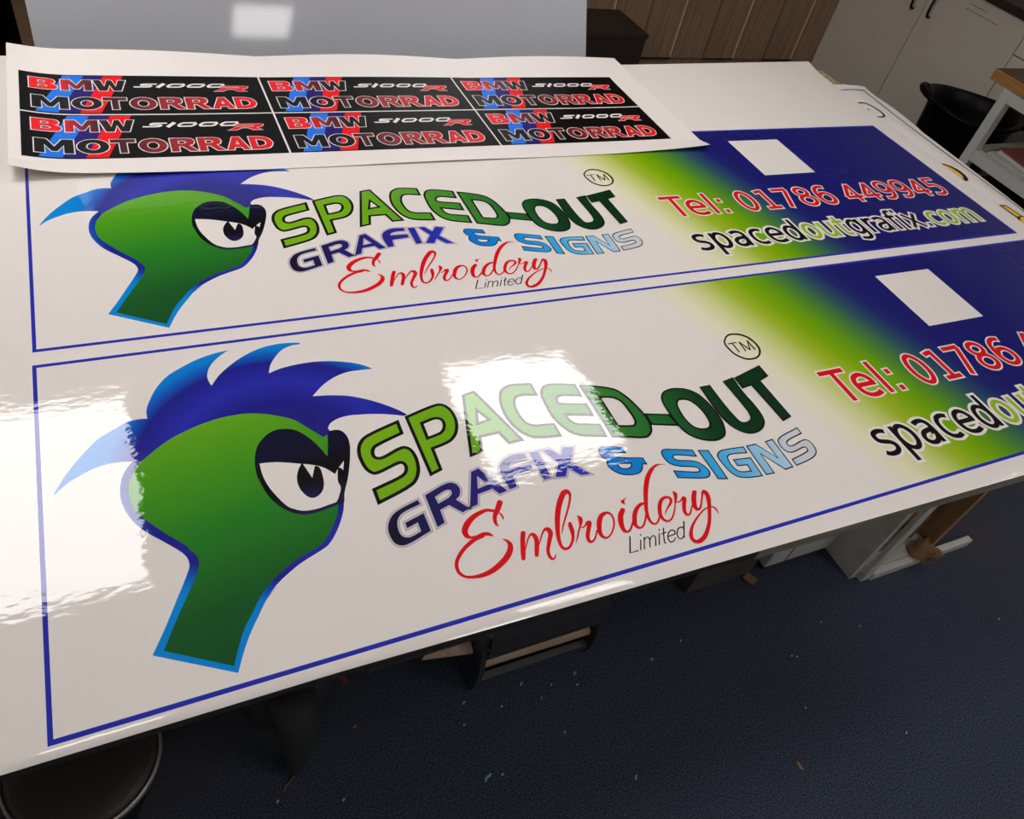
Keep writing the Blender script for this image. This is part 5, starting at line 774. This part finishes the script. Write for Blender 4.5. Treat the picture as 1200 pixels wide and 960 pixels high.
for r in (1, 0):
    for c in range(3):
        ox, oy = CX[c], RY[r]
        def D(fl, dz, ox=ox, oy=oy):
            for i, p in enumerate(fl.v): fl.v[i] = (p[0] + ox, p[1] + oy, dz + p[2])
            return drape(fl, sz, .028)
        fl = Flat(); fl.poly([[(0, 0), (TW, 0), (TW, THH), (0, THH)]], 0)
        st = obj('sticker', D(fl, .0003), m_sblk, SS, (ox, oy, 0))
        st['label'] = 'black sticker, %s of the %s row' % (('first from the left', 'middle one', 'rightmost')[c], ('near', 'far')[r])
        fl = Flat(); b0, t0 = .004, THH - .004
        for i, (a0, a1, a2, a3) in enumerate(((.028, .070, .128, .086), (.070, .112, .170, .128), (.112, .154, .212, .170))):
            fl.poly([[(a0, b0), (a1, b0), (a2, t0), (a3, t0)]], 0, i)
        obj('stripes', D(fl, .0006), [m_sblue, m_spur, m_sred], st, (ox, oy, 0))
        fl = Flat(); write_heavy(fl, 'BMW', SB, .109, .160, .0022, 0, 0, 1)
        obj('short_lettering', D(fl, .0009), [m_swht, m_f1], st, (ox, oy, 0))
        fl = Flat(); write_heavy(fl, 'MOTORRAD', SM, .020, .076, .0022, 0, 0, 1)
        obj('long_lettering', D(fl, .0009), [m_swht, m_f2], st, (ox, oy, 0))
        fl = Flat(); model_marks(fl)
        obj('model_lettering', D(fl, .0009), [m_swht, m_sred], st, (ox, oy, 0))

# ------------------------------------------------------------------ grey board leaning behind the table
m_board = mat('grey_plastic_board', rgb(176, 178, 183), .05, bump=(60, .2, .00006, (1, 1, 14)))
m_bedge = mat('board_edge', rgb(120, 122, 126), .4)
bt = math.tan(math.radians(27.3))
def bp(x, z, off=0): return Vector((x, 1.80 + z * bt + off, z))
v = []
for off in (0, .012):
    for x, z in ((.03, -.9), (1.606, -.9), (1.606, .75), (.03, .75)):
        v.append(bp(x + (z * .0), z, off))
GB = obj('leaning_board', (v, [(0, 1, 2, 3), (7, 6, 5, 4), (0, 4, 5, 1), (1, 5, 6, 2), (2, 6, 7, 3), (3, 7, 4, 0)], [0, 0, 1, 1, 1, 1]), [m_board, m_bedge], None, (.8, 1.8 - .9 * bt, -.9))
tag(GB, 'big plain grey glossy board leaning back behind the table', 'board')

# ------------------------------------------------------------------ brown cupboards along the back
m_wood = mat('brown_wood_grain', rgb(168, 136, 106), .5, var=(5, rgb(132, 102, 78), .35, .7, (14, 14, .5)))
m_seam_hl = mat('wood_seam_highlight', rgb(235, 190, 140), .5)
m_dark = mat('black_gap', rgb(18, 15, 13), .8)
XS = [1.84, 2.32, 2.797, 3.277, 3.757, 4.238]
for i in range(5):
    x0, x1 = XS[i], XS[i + 1]
    t = thing('wood_cupboard', 'tall brown wood grain cupboard, %s' % ('farthest left, behind the grey board', 'second from the left, behind the grey board', 'the one just right of the grey board', 'fourth from the left', 'rightmost')[i], 'cupboard', ((x0 + x1) / 2, 3.5, -.9))
    obj('carcass', box((x0 + .001, 3.478, -.9), (x1 - .001, 3.96, 1.2)), m_wood, t)
    d = obj('door', box((x0 + .003, 3.46, -.745), (x1 - .004, 3.477, 1.15), .001), m_wood, t)
    obj('seam_highlight', box((x1 - .0155, 3.4585, -.74), (x1 - .0045, 3.4599, 1.14)), m_seam_hl, d)  # pale strip paints the highlight along the door seam
    obj('groove', box((x0 + .232, 3.4585, -.74), (x0 + .236, 3.4599, 1.14)), m_dark, d)
    obj('plinth_gap', box((x0 + .245, 3.4585, -.752), (x1 - .006, 3.477, -.7455)), m_dark, t)
t = obj('end_panel', box((4.241, 3.462, -.9), (4.43, 3.96, 1.2)), m_wood); tag(t, 'narrow brown wood panel filling the corner beside the white cupboards', 'panel')
m_shadow_wood = mat('shadow_and_dark_wood', rgb(46, 33, 25), .7)
t = thing('shadow_box', 'low dark brown box standing in for a shadow patch in front of the wood cupboards', 'crate', (2.85, 3.25, -.9))  # dark box put in place of a shadow-like patch on the cupboards
obj('lower_body', box((2.30, 3.10, -.9), (2.795, 3.42, -.496), .004), m_shadow_wood, t)
obj('shadow_box_lid', box((2.295, 3.095, -.4955), (2.802, 3.425, -.470), .003), m_shadow_wood, t)

# dark shelving at the back left
m_brown = mat('dark_brown_board', rgb(52, 40, 33), .7, var=(3, rgb(34, 26, 22), .4, .7))
t = thing('dark_shelf_unit', 'dark brown shelf unit behind the left end of the table', 'shelving', (-.5, 2.6, -.9))
for x in (-1.3, .62): obj('side_panel', box((x, 2.4, -.9), (x + .03, 2.8, .9)), m_brown, t)
for z in (-.80, -.42, -.06, .34): obj('shelf', box((-1.269, 2.4, z), (.619, 2.8, z + .025)), m_brown, t)
obj('back_panel', box((-1.269, 2.801, -.9), (.619, 2.815, .9)), m_brown, t)
m_card = mat('cardboard', rgb(150, 116, 90), .85, var=(6, rgb(128, 96, 74), .4, .6))
for i, (x, z, w, h) in enumerate(((-.62, -.395, .5, .27), (-.05, -.395, .45, .24), (-.5, -.035, .42, .3), (-.02, -.035, .5, .26), (-.3, -.775, .5, .25))):
    t = thing('cardboard_box', 'brown cardboard box on the dark shelf unit, %s' % ('middle shelf on the left', 'middle shelf on the right', 'upper shelf on the left', 'upper shelf on the right', 'bottom shelf')[i], 'box', (x + w / 2, 2.6, z), )
    obj('box_body', box((x, 2.46, z), (x + w, 2.76, z + h), .002), m_card, t)
    obj('tape', box((x + w * .45, 2.4585, z + .002), (x + w * .55, 2.4598, z + h - .002)), m_brown, t)

# ------------------------------------------------------------------ white cupboards on the right wall
m_wc = mat('white_cupboard_door', rgb(228, 218, 204), .45)
m_wcs = mat('white_cupboard_side', rgb(112, 92, 74), .6)
m_hand = mat('dark_handle', rgb(40, 36, 32), .35, .6)
DX = 4.427
YS = [3.462, 2.855, 2.212, 1.60, .98]
m_ink2 = mat('pencil_grey', rgb(96, 90, 84), .7)
for i in range(4):
    y1, y0 = YS[i], YS[i + 1]
    t = thing('white_cupboard', 'white base cupboard, %s' % ('in the corner next to the brown wood', 'behind the black bin, with small writing on its door', 'behind the wooden bench', 'end one nearest the front of the room')[i], 'cupboard', (4.7, (y0 + y1) / 2, -.9))
    obj('carcass', box((DX + .019, y0 + .001, -.9), (4.97, y1 - .001, -.012)), m_wcs, t)
    if i < 2:
        d = obj('door', box((DX, y0 + .003, -.80), (DX + .018, y1 - .003, -.016), .001), m_wc, t)
        s = -1 if i == 0 else 1
        hy = y0 + .065 if i == 0 else y1 - .065
        hb = bmesh.new()
        add_tube(hb, [(DX, hy, -.09), (DX - .022, hy, -.094), (DX - .03, hy, -.115), (DX - .033, hy, -.15), (DX - .03, hy, -.185), (DX - .022, hy, -.206), (DX, hy, -.21)], .007, 10)
        obj('handle', hb, m_hand, d, smooth=True)
        if i == 1:
            wr_ = bmesh.new()
            for row, (ya, yb) in enumerate(((2.60, 2.48), (2.60, 2.38))):
                yy = ya
                while yy > yb:
                    w_ = random.uniform(.008, .02)
                    add_box(wr_, (DX - .0006, yy - w_, -.060 - row * .028), (DX - .0001, yy, -.0565 - row * .028)); yy -= w_ + .006
            obj('scribble', wr_, m_ink2, d)
    else:
        for zz, (a, b) in enumerate(((-.16, -.016), (-.80, -.166))):
            d = obj('drawer_front' if zz == 0 else 'door', box((DX, y0 + .003, a), (DX + .018, y1 - .003, b), .001), m_wc, t)
m_ctop = mat('dark_worktop', rgb(58, 40, 30), .5, var=(8, rgb(38, 26, 20), .4, .6, (1, 8, 1)))
tag(obj('worktop', box((DX - .02, .975, -.011), (4.975, 3.458, .028), .003), m_ctop, None, (4.7, 2.2, -.011)), 'dark brown worktop lying on the white cupboards', 'worktop')
m_stuff = mat('dark_leather', rgb(44, 30, 26), .5)
t = thing('toolbox', 'dark brown toolbox standing on the worktop', 'toolbox', (4.7, 2.15, .028))
obj('toolbox_body', box((4.52, 1.95, .028), (4.86, 2.35, .16), .012), m_stuff, t)
obj('toolbox_lid', box((4.515, 1.945, .1605), (4.865, 2.355, .20), .01), m_stuff, t)
obj('toolbox_handle', tube([(4.69, 2.05, .19), (4.69, 2.06, .235), (4.69, 2.15, .245), (4.69, 2.24, .235), (4.69, 2.25, .19)], .009), m_hand, t, smooth=True)

# ------------------------------------------------------------------ black bin
m_bin = mat('black_rubber', rgb(5, 5, 5), .45, spec=.18, bump=(14, .4, .004))
bc = (4.10, 2.03)
t = thing('black_bin', 'round black rubber bin with lug handles before the white cupboards', 'bin', (bc[0], bc[1], -.9))
BR = .235
def bwarp(p, a, r, z):
    k = (z + .9) / .55
    return p + Vector((0, 0, .012 * math.cos(2 * (a - 2.4)) * k * k))
obj('tub', lathe([(.001, -.895), (.17, -.9), (.176, -.89), (BR - .02, -.42), (BR - .012, -.37), (BR + .012, -.362), (BR + .014, -.348), (BR, -.343), (BR - .016, -.352), (BR - .03, -.42), (.166, -.88), (.001, -.885)], bc, 56, bwarp), m_bin, t, smooth=True)
for a in (2.45, 2.45 + math.pi):
    hb = bmesh.new(); pts = []
    for k in range(9):
        b = a + (k - 4) * .13; rr = BR + .012 + .03 * math.sin(math.pi * k / 8)
        pts.append((bc[0] + rr * math.cos(b), bc[1] + rr * math.sin(b), -.352 + .018 * math.sin(math.pi * k / 8)))
    add_tube(hb, pts, [.007, .012, .015, .016, .016, .016, .015, .012, .007], 12)
    obj('handle', hb, m_bin, t, smooth=True)

# ------------------------------------------------------------------ wooden-topped bench on a grey frame
m_btop = mat('bench_wood', rgb(190, 136, 78), .5, var=(6, rgb(160, 108, 58), .35, .7, (10, 1, 10)))
m_btopd = mat('bench_top_worn', rgb(104, 82, 56), .7, var=(9, rgb(70, 54, 38), .35, .7))
m_frame = mat('bench_grey_paint', rgb(208, 208, 200), .45)
t = thing('workbench', 'workbench with thick wooden top on grey tube frame, right of the black bin', 'bench', (3.95, 1.2, -.9))
d = obj('bench_top', box((3.69, .55, -.093), (4.30, 1.788, -.047), .003), m_btop, t)
obj('top_surface', box((3.6935, .553, -.0468), (4.2965, 1.7845, -.0455)), m_btopd, d)
for x in (3.69, 4.23):
    for y in (.60, 1.655):
        obj('leg', box((x, y, -.9), (x + .045, y + .045, -.0935), .003), m_frame, t)
for z in ((-.142, -.0945), (-.412, -.362)):
    for x in (3.691, 4.231):
        obj('rail', box((x, .646, z[0]), (x + .043, 1.654, z[1]), .002), m_frame, t)
    for y in (.601, 1.656):
        obj('rail', box((3.736, y, z[0]), (4.229, y + .043, z[1]), .002), m_frame, t)
obj('bench_shelf', box((3.7355, .6455, -.400), (4.2295, 1.6545, -.386)), mat('shelf_dark', rgb(60, 58, 56), .6), t)
m_book = mat('red_brown_cover', rgb(134, 62, 50), .5); m_pp = mat('paper_white', rgb(205, 202, 200), .7)
t = thing('ring_binder', 'red brown folder lying on the bench shelf on top of papers', 'folder', (3.95, 1.42, -.386))
obj('folder_cover', box((3.77, 1.18, -.340), (4.12, 1.60, -.332), .001, ('Z', -.12)), m_book, t)
obj('folder_pages', box((3.775, 1.185, -.357), (4.115, 1.595, -.3405), .0, ('Z', -.12)), m_pp, t)
t = thing('paper_stack', 'stack of white papers under the red brown folder on the bench shelf', 'papers', (3.95, 1.42, -.386))
obj('papers', box((3.755, 1.17, -.3855), (4.13, 1.635, -.3585), .001, ('Z', .02)), m_pp, t)
m_blackbox = mat('black_plastic', rgb(22, 22, 23), .5)
t = thing('black_crate', 'black plastic crate under the shelf of the workbench', 'crate', (3.95, 1.2, -.9))
obj('lower_body', box((3.76, .70, -.9), (4.20, 1.60, -.50), .01), m_blackbox, t)
obj('crate_rim', box((3.75, .69, -.4995), (4.21, 1.61, -.47), .005), m_blackbox, t)
m_green = mat('green_glass', rgb(18, 40, 28), .2)
t = thing('glue_bottle', 'dark green bottle standing on the workbench top', 'bottle', (3.90, 1.66, -.0455))
obj('bottle_body', lathe([(.001, -.0455), (.028, -.0455), (.031, -.04), (.031, .04), (.022, .06), (.012, .068), (.012, .085), (.001, .085)], (3.93, 1.70), 24), m_green, t, smooth=True)
obj('cap', lathe([(.0135, .074), (.0145, .078), (.0145, .095), (.001, .096)], (3.93, 1.70), 20), m_hand, t, smooth=True)

# ------------------------------------------------------------------ open white cabinet under the right part of the table
m_cab = mat('grey_white_laminate', rgb(212, 208, 200), .5, var=(12, rgb(192, 186, 176), .5, .75))
m_card2 = mat('cardboard_light', rgb(150, 112, 78), .85, var=(5, rgb(112, 80, 54), .4, .6))
m_ply0 = mat('tan_plywood', rgb(176, 138, 98), .7, var=(5, rgb(150, 112, 76), .35, .7, (1, 8, 1)))
t = thing('open_cabinet', 'open grey white cabinet full of cardboard under the right part of the table', 'cabinet', (2.2, .4, -.9))
obj('side_panel', box((1.962, .186, -.9), (1.984, .70, -.042), .001), m_cab, t)
e = obj('side_panel', box((2.296, .186, -.9), (2.316, .70, -.042), .001), m_ply0, t); e['label'] = 'tan plywood side'
obj('top_panel', box((1.9845, .186, -.060), (2.2955, .70, -.042)), m_cab, t)
obj('bottom_panel', box((1.9845, .182, -.9), (2.2955, .70, -.862), .001), m_cab, t)
obj('back_panel', box((1.9845, .68, -.861), (2.2955, .70, -.061)), m_cab, t)
obj('front_stile', box((1.990, .166, -.9), (2.026, .1815, -.045), .002), m_cab, t)
obj('base_strip', box((2.0265, .160, -.9), (2.475, .181, -.868), .002), m_cab, t)
for i, (lo, hi, r) in enumerate((((2.05, .25, -.861), (2.11, .62, -.34), -.12), ((2.13, .24, -.861), (2.17, .62, -.30), .10), ((2.21, .26, -.861), (2.25, .60, -.40), -.04))):
    tt = thing('cardboard_piece', 'upright piece of brown cardboard inside the open cabinet, %s' % ('nearest its left side', 'middle one', 'nearest its right side')[i], 'cardboard', ((lo[0] + hi[0]) / 2, .45, -.861))
    obj('flap', box(lo, hi, .002), m_card2 if i else m_card, tt)
    obj('fold', box((lo[0] + .004, lo[1] - .03, lo[2] + .004), (hi[0] - .004, lo[1] - .001, lo[2] + .12), .002), m_card2, tt)
tt = thing('cardboard_scrap', 'torn brown cardboard lying over the base of the open cabinet', 'cardboard', (2.20, .15, -.87))
def scrap_pt(u, v):
    return (2.20 + u * .09 + .008 * math.sin(v * 7), .135 + v * .07, -.858 + .004 + .03 * abs(math.sin(u * 5 + v * 3)) * math.sin(math.pi * u) + .01 * u)
obj('crumpled_sheet', solid_grid(scrap_pt, 10, 8, .004), m_card2, tt)

# grey box and dark boards further in
m_gbox = mat('grey_box', rgb(205, 203, 198), .5)
t = thing('grey_storage_box', 'light grey storage box on a dark plinth under the table', 'box', (1.85, .45, -.9))
obj('box_body', box((1.69, .290, -.872), (1.95, .64, -.25), .004), m_gbox, t)
obj('box_seam', box((1.765, .2885, -.865), (1.768, .2896, -.26)), m_dark, t)
obj('plinth', box((1.70, .30, -.9), (1.94, .63, -.8725), .002), m_dark, t)
m_dboard = mat('dark_grey_board', rgb(92, 88, 86), .6, var=(5, rgb(70, 60, 58), .4, .7))
t = thing('dark_box', 'dark open box with scuffed edges left of the grey storage box', 'box', (1.55, .45, -.9))
obj('box_body', box((1.42, .30, -.9), (1.655, .62, -.70), .003), m_dboard, t)
obj('box_flap', box((1.625, .262, -.895), (1.655, .298, -.889), .001, ('Z', .4)), m_card, t)
for i, (x, tilt, w) in enumerate(((1.10, .16, .28), (1.13, .10, .28), (.80, .02, .24))):
    tt = obj('leaning_offcut', box((x, (.36, .40, .52)[i], -.9), (x + w, (.375, .415, .535)[i], -.30 - .04 * i), .001, ('X', -.18), (x, (.36, .40, .52)[i], -.9)), m_dboard if i != 1 else m_shadow_wood, None, (x + w / 2, .40, -.9))
    tag(tt, 'dark board standing on edge under the middle of the table, %s' % ('in front', 'reddish brown one behind', 'behind the black rack')[i], 'board')

# ------------------------------------------------------------------ black rack with wood offcuts
m_rack = mat('black_rack_plastic', rgb(62, 63, 66), .42)
t = thing('black_rack', 'black plastic rack with rounded top lip standing on the carpet under the table', 'rack', (.9, .33, -.9))
def plate(x0, x1):
    bm = bmesh.new()
    prof = [(.235, -.9), (.225, -.86), (.222, -.80), (.232, -.72), (.240, -.66), (.232, -.62), (.245, -.602), (.30, -.60), (.40, -.62), (.47, -.70), (.48, -.80), (.47, -.9)]
    a = [bm.verts.new((x0, y, z)) for y, z in prof]; b = [bm.verts.new((x1, y, z)) for y, z in prof]
    bm.faces.new(a[::-1]); bm.faces.new(b)
    n = len(prof)
    for i in range(n): bm.faces.new((a[i], a[(i + 1) % n], b[(i + 1) % n], b[i]))
    bmesh.ops.recalc_face_normals(bm, faces=bm.faces)
    return bm
obj('end_plate', plate(.728, .742), m_rack, t); obj('end_plate', plate(1.05, 1.062), m_rack, t)
def shell(prof, x0, x1, th=.006):
    bm = bmesh.new(); n = len(prof); o_ = []
    for i in range(n):
        a = Vector(prof[max(i - 1, 0)]); b = Vector(prof[min(i + 1, n - 1)]); tt = (b - a).normalized()
        o_.append((prof[i][0] + tt.y * th, prof[i][1] - tt.x * th))
    loop = prof + o_[::-1]
    a = [bm.verts.new((x0, y, z)) for y, z in loop]; b = [bm.verts.new((x1, y, z)) for y, z in loop]; m = len(loop)
    for i in range(m): bm.faces.new((a[i], a[(i + 1) % m], b[(i + 1) % m], b[i]))
    for i in range(n - 1):
        bm.faces.new((a[i], a[i + 1], a[m - 2 - i], a[m - 1 - i])); bm.faces.new((b[i], b[i + 1], b[m - 2 - i], b[m - 1 - i]))
    bmesh.ops.recalc_face_normals(bm, faces=bm.faces); return bm
arc = [(.262 + .030 * math.cos(a), -.728 + .022 * math.sin(a)) for a in [math.radians(d) for d in range(300, 150, -15)]]
obj('upper_shell', shell([(.44, -.63), (.36, -.612), (.28, -.612), (.246, -.625), (.236, -.66), (.230, -.70), (.234, -.73), (.252, -.745)], .7425, 1.0495), m_rack, t, smooth=False)
obj('lower_lip', shell([(.44, -.885), (.30, -.885), (.245, -.885), (.232, -.872), (.234, -.858), (.25, -.852)], .7425, 1.0495), m_rack, t)
obj('back_shell', shell([(.44, -.60), (.462, -.70), (.465, -.80), (.45, -.89)], .7425, 1.0495), m_rack, t)
m_ply = mat('plywood', rgb(222, 190, 164), .7, var=(7, rgb(196, 164, 138), .35, .7, (2, 20, 20)))
m_plyd = mat('plywood_grey', rgb(120, 98, 88), .8)
t1 = obj('wood_offcut', prism([(.752, .246, -.800), (1.044, .240, -.792), (1.046, .300, -.772), (.752, .275, -.796)], .016), m_ply, None, (.9, .27, -.80))
tag(t1, 'pale plywood strip lying in the slot of the black rack', 'wood')
t1 = obj('wood_offcut', prism([(.592, .262, -.690), (.722, .262, -.742), (.724, .330, -.700), (.700, .340, -.690)], .010), m_ply, None, (.66, .29, -.70))
tag(t1, 'pale pointed wood offcut sticking out left of the black rack', 'wood')
t = thing('low_box', 'flat dark box with stained sides between the bag and the black rack', 'box', (.55, .42, -.9))
obj('box_body', box((.46, .44, -.9), (.716, .66, -.724), .004), m_dboard, t)
obj('box_lid', box((.455, .435, -.7235), (.7165, .665, -.7065), .003), m_dboard, t)

# ------------------------------------------------------------------ dark bag
m_bag = mat('dark_bag_fabric', rgb(50, 48, 50), .8, bump=(18, .6, .01))
t = thing('cloth_bag', 'slumped dark cloth bag under the left part of the table', 'bag', (.28, .33, -.9))
bm = bmesh.new()
bmesh.ops.create_uvsphere(bm, u_segments=32, v_segments=20, radius=1)
for v_ in bm.verts:
    p = v_.co.copy(); w = 1 + .10 * math.sin(5 * math.atan2(p.y, p.x) + 3 * p.z) + .05 * math.sin(9 * p.z + 2 * p.x)
    k = (p.z + 1) / 2
    v_.co = Vector((.285 + p.x * (.105 * w * (1.05 - .35 * k)) + .05 * k, .335 + p.y * .12 * w * (1.05 - .4 * k), -.9 + .002 + .42 * k ** .85))
obj('bag_body', bm, m_bag, t, smooth=True)
obj('bag_tip', tube([(.30, .24, -.62), (.31, .215, -.72), (.302, .20, -.80), (.294, .19, -.87), (.292, .188, -.894)], [.045, .042, .034, .020, .005], 14), m_bag, t, smooth=True)
m_cu = mat('copper', rgb(150, 96, 76), .5, .3)
tag(obj('copper_wire', tube([(.290, .180, -.896), (.280, .172, -.8955), (.268, .165, -.8965), (.262, .155, -.8965)], .0022, 6), m_cu, None, (.276, .17, -.8985)), 'short bent copper coloured wire on the carpet by the bag tip', 'wire')
tag(obj('red_tool_handle', tube([(.395, .30, -.66), (.41, .285, -.69), (.425, .275, -.72)], .007, 8), mat('rust_plastic', rgb(120, 52, 40), .5), t, smooth=True), None)

# ------------------------------------------------------------------ round dark bin at the left
m_seat = mat('black_leatherette', rgb(60, 52, 50), .42, bump=(40, .3, .002))
m_chrome = mat('worn_chrome', rgb(190, 182, 176), .38, .7)
sc_ = (-.066, .236); zs = -.60
t = thing('round_bin', 'low round dark bin with worn metal rim under the left front of the table', 'bin', (sc_[0], sc_[1], -.9))
obj('bin_body', lathe([(.001, -.9), (.05, -.9), (.056, -.895), (.124, zs - .02), (.001, zs - .021)], sc_, 56), m_blackbox, t, smooth=True)
obj('lid', lathe([(.001, zs + .008), (.07, zs + .007), (.112, zs + .002), (.1245, zs - .006), (.1245, zs - .0195), (.001, zs - .0196)], sc_, 56), m_seat, t, smooth=True)
obj('metal_rim', lathe([(.1255, zs - .004), (.1285, zs - .004), (.1310, zs - .009), (.1305, zs - .016), (.1265, zs - .018), (.1252, zs - .010), (.1255, zs - .004)], sc_, 64), m_chrome, t, smooth=True)

# ------------------------------------------------------------------ scraps on the carpet
m_scr = mat('scrap_white', rgb(205, 205, 205), .6); m_scb = mat('scrap_blue', rgb(140, 190, 215), .5); m_sct = mat('scrap_tan', rgb(170, 130, 95), .7)
R = [Vector(r) for r in R0]
def on_floor(px, py):       # a point of the photographed floor
    d = R[0] * ((px - 600) / 906.3746) + R[1] * ((py - 480) / 906.3746) + R[2]
    s = (-.9 - CP[2]) / d.z
    return Vector(CP) + d * s
SCR = [(610.7, 802, 6, 0), (645.9, 802.7, 3, 0), (676.5, 802.7, 4, 0), (634.7, 818, 5, 2), (543.5, 824, 5, 0), (588, 828.5, 3, 0), (416, 852, 5, 2), (544, 850, 3, 0), (662, 858.5, 4, 0),
       (589, 908, 4, 0), (745.3, 911.5, 8, 0), (325.7, 939.7, 4, 0), (402.7, 937.8, 4, 0), (797.6, 751.4, 4, 0), (764, 773, 5, 0), (927.8, 768.9, 3, 0), (934, 770, 3, 0), (1007, 734, 3, 0),
       (962, 729.4, 3, 0), (1170.7, 725.8, 4, 0), (1062, 859, 4, 0), (943.8, 830, 3, 0)]
def scrap(px, py, L, W_, m, ang, label, group=None):
    p = on_floor(px, py); bm = bmesh.new()
    n = 5; a = []
    for i in range(n):
        t_ = i / (n - 1) - .5
        q = Vector((t_ * L, .12 * L * math.sin(i * 1.3), 0)); q.rotate(Matrix.Rotation(ang, 3, 'Z'))
        a.append(q)
    add_tube(bm, [(p.x + q.x, p.y + q.y, -.8985 + .0008 * abs(math.sin(i))) for i, q in enumerate(a)], [W_ * .35, W_ / 2, W_ / 2, W_ / 2, W_ * .3], 6)
    o = obj('paper_scrap', bm, m, None, (p.x, p.y, -.9))
    tag(o, label, 'scrap', group)
for px, py, s, c in SCR:
    scrap(px, py, s * .0017, .0034, (m_scr, m_scb, m_sct)[c], random.uniform(.4, 1.6), *(('tiny pale scrap on the open carpet at the right', 'scraps on the right carpet') if px > 730 else ('tiny pale scrap on the carpet in front of the black rack', 'scraps by the rack') if px > 500 else ('tiny pale scrap on the carpet in front of the cloth bag', 'scraps by the bag')))
scrap(571.5, 911.5, .022, .006, m_scb, .75, 'light blue plastic curl on the carpet, largest of the pale scraps')
scrap(673.3, 789.3, .013, .007, m_sct, .8, 'tan wood chip on the carpet just in front of the black rack')
scrap(937, 898, .020, .008, m_sct, 1.9, 'tan flake on the open carpet at the lower right')
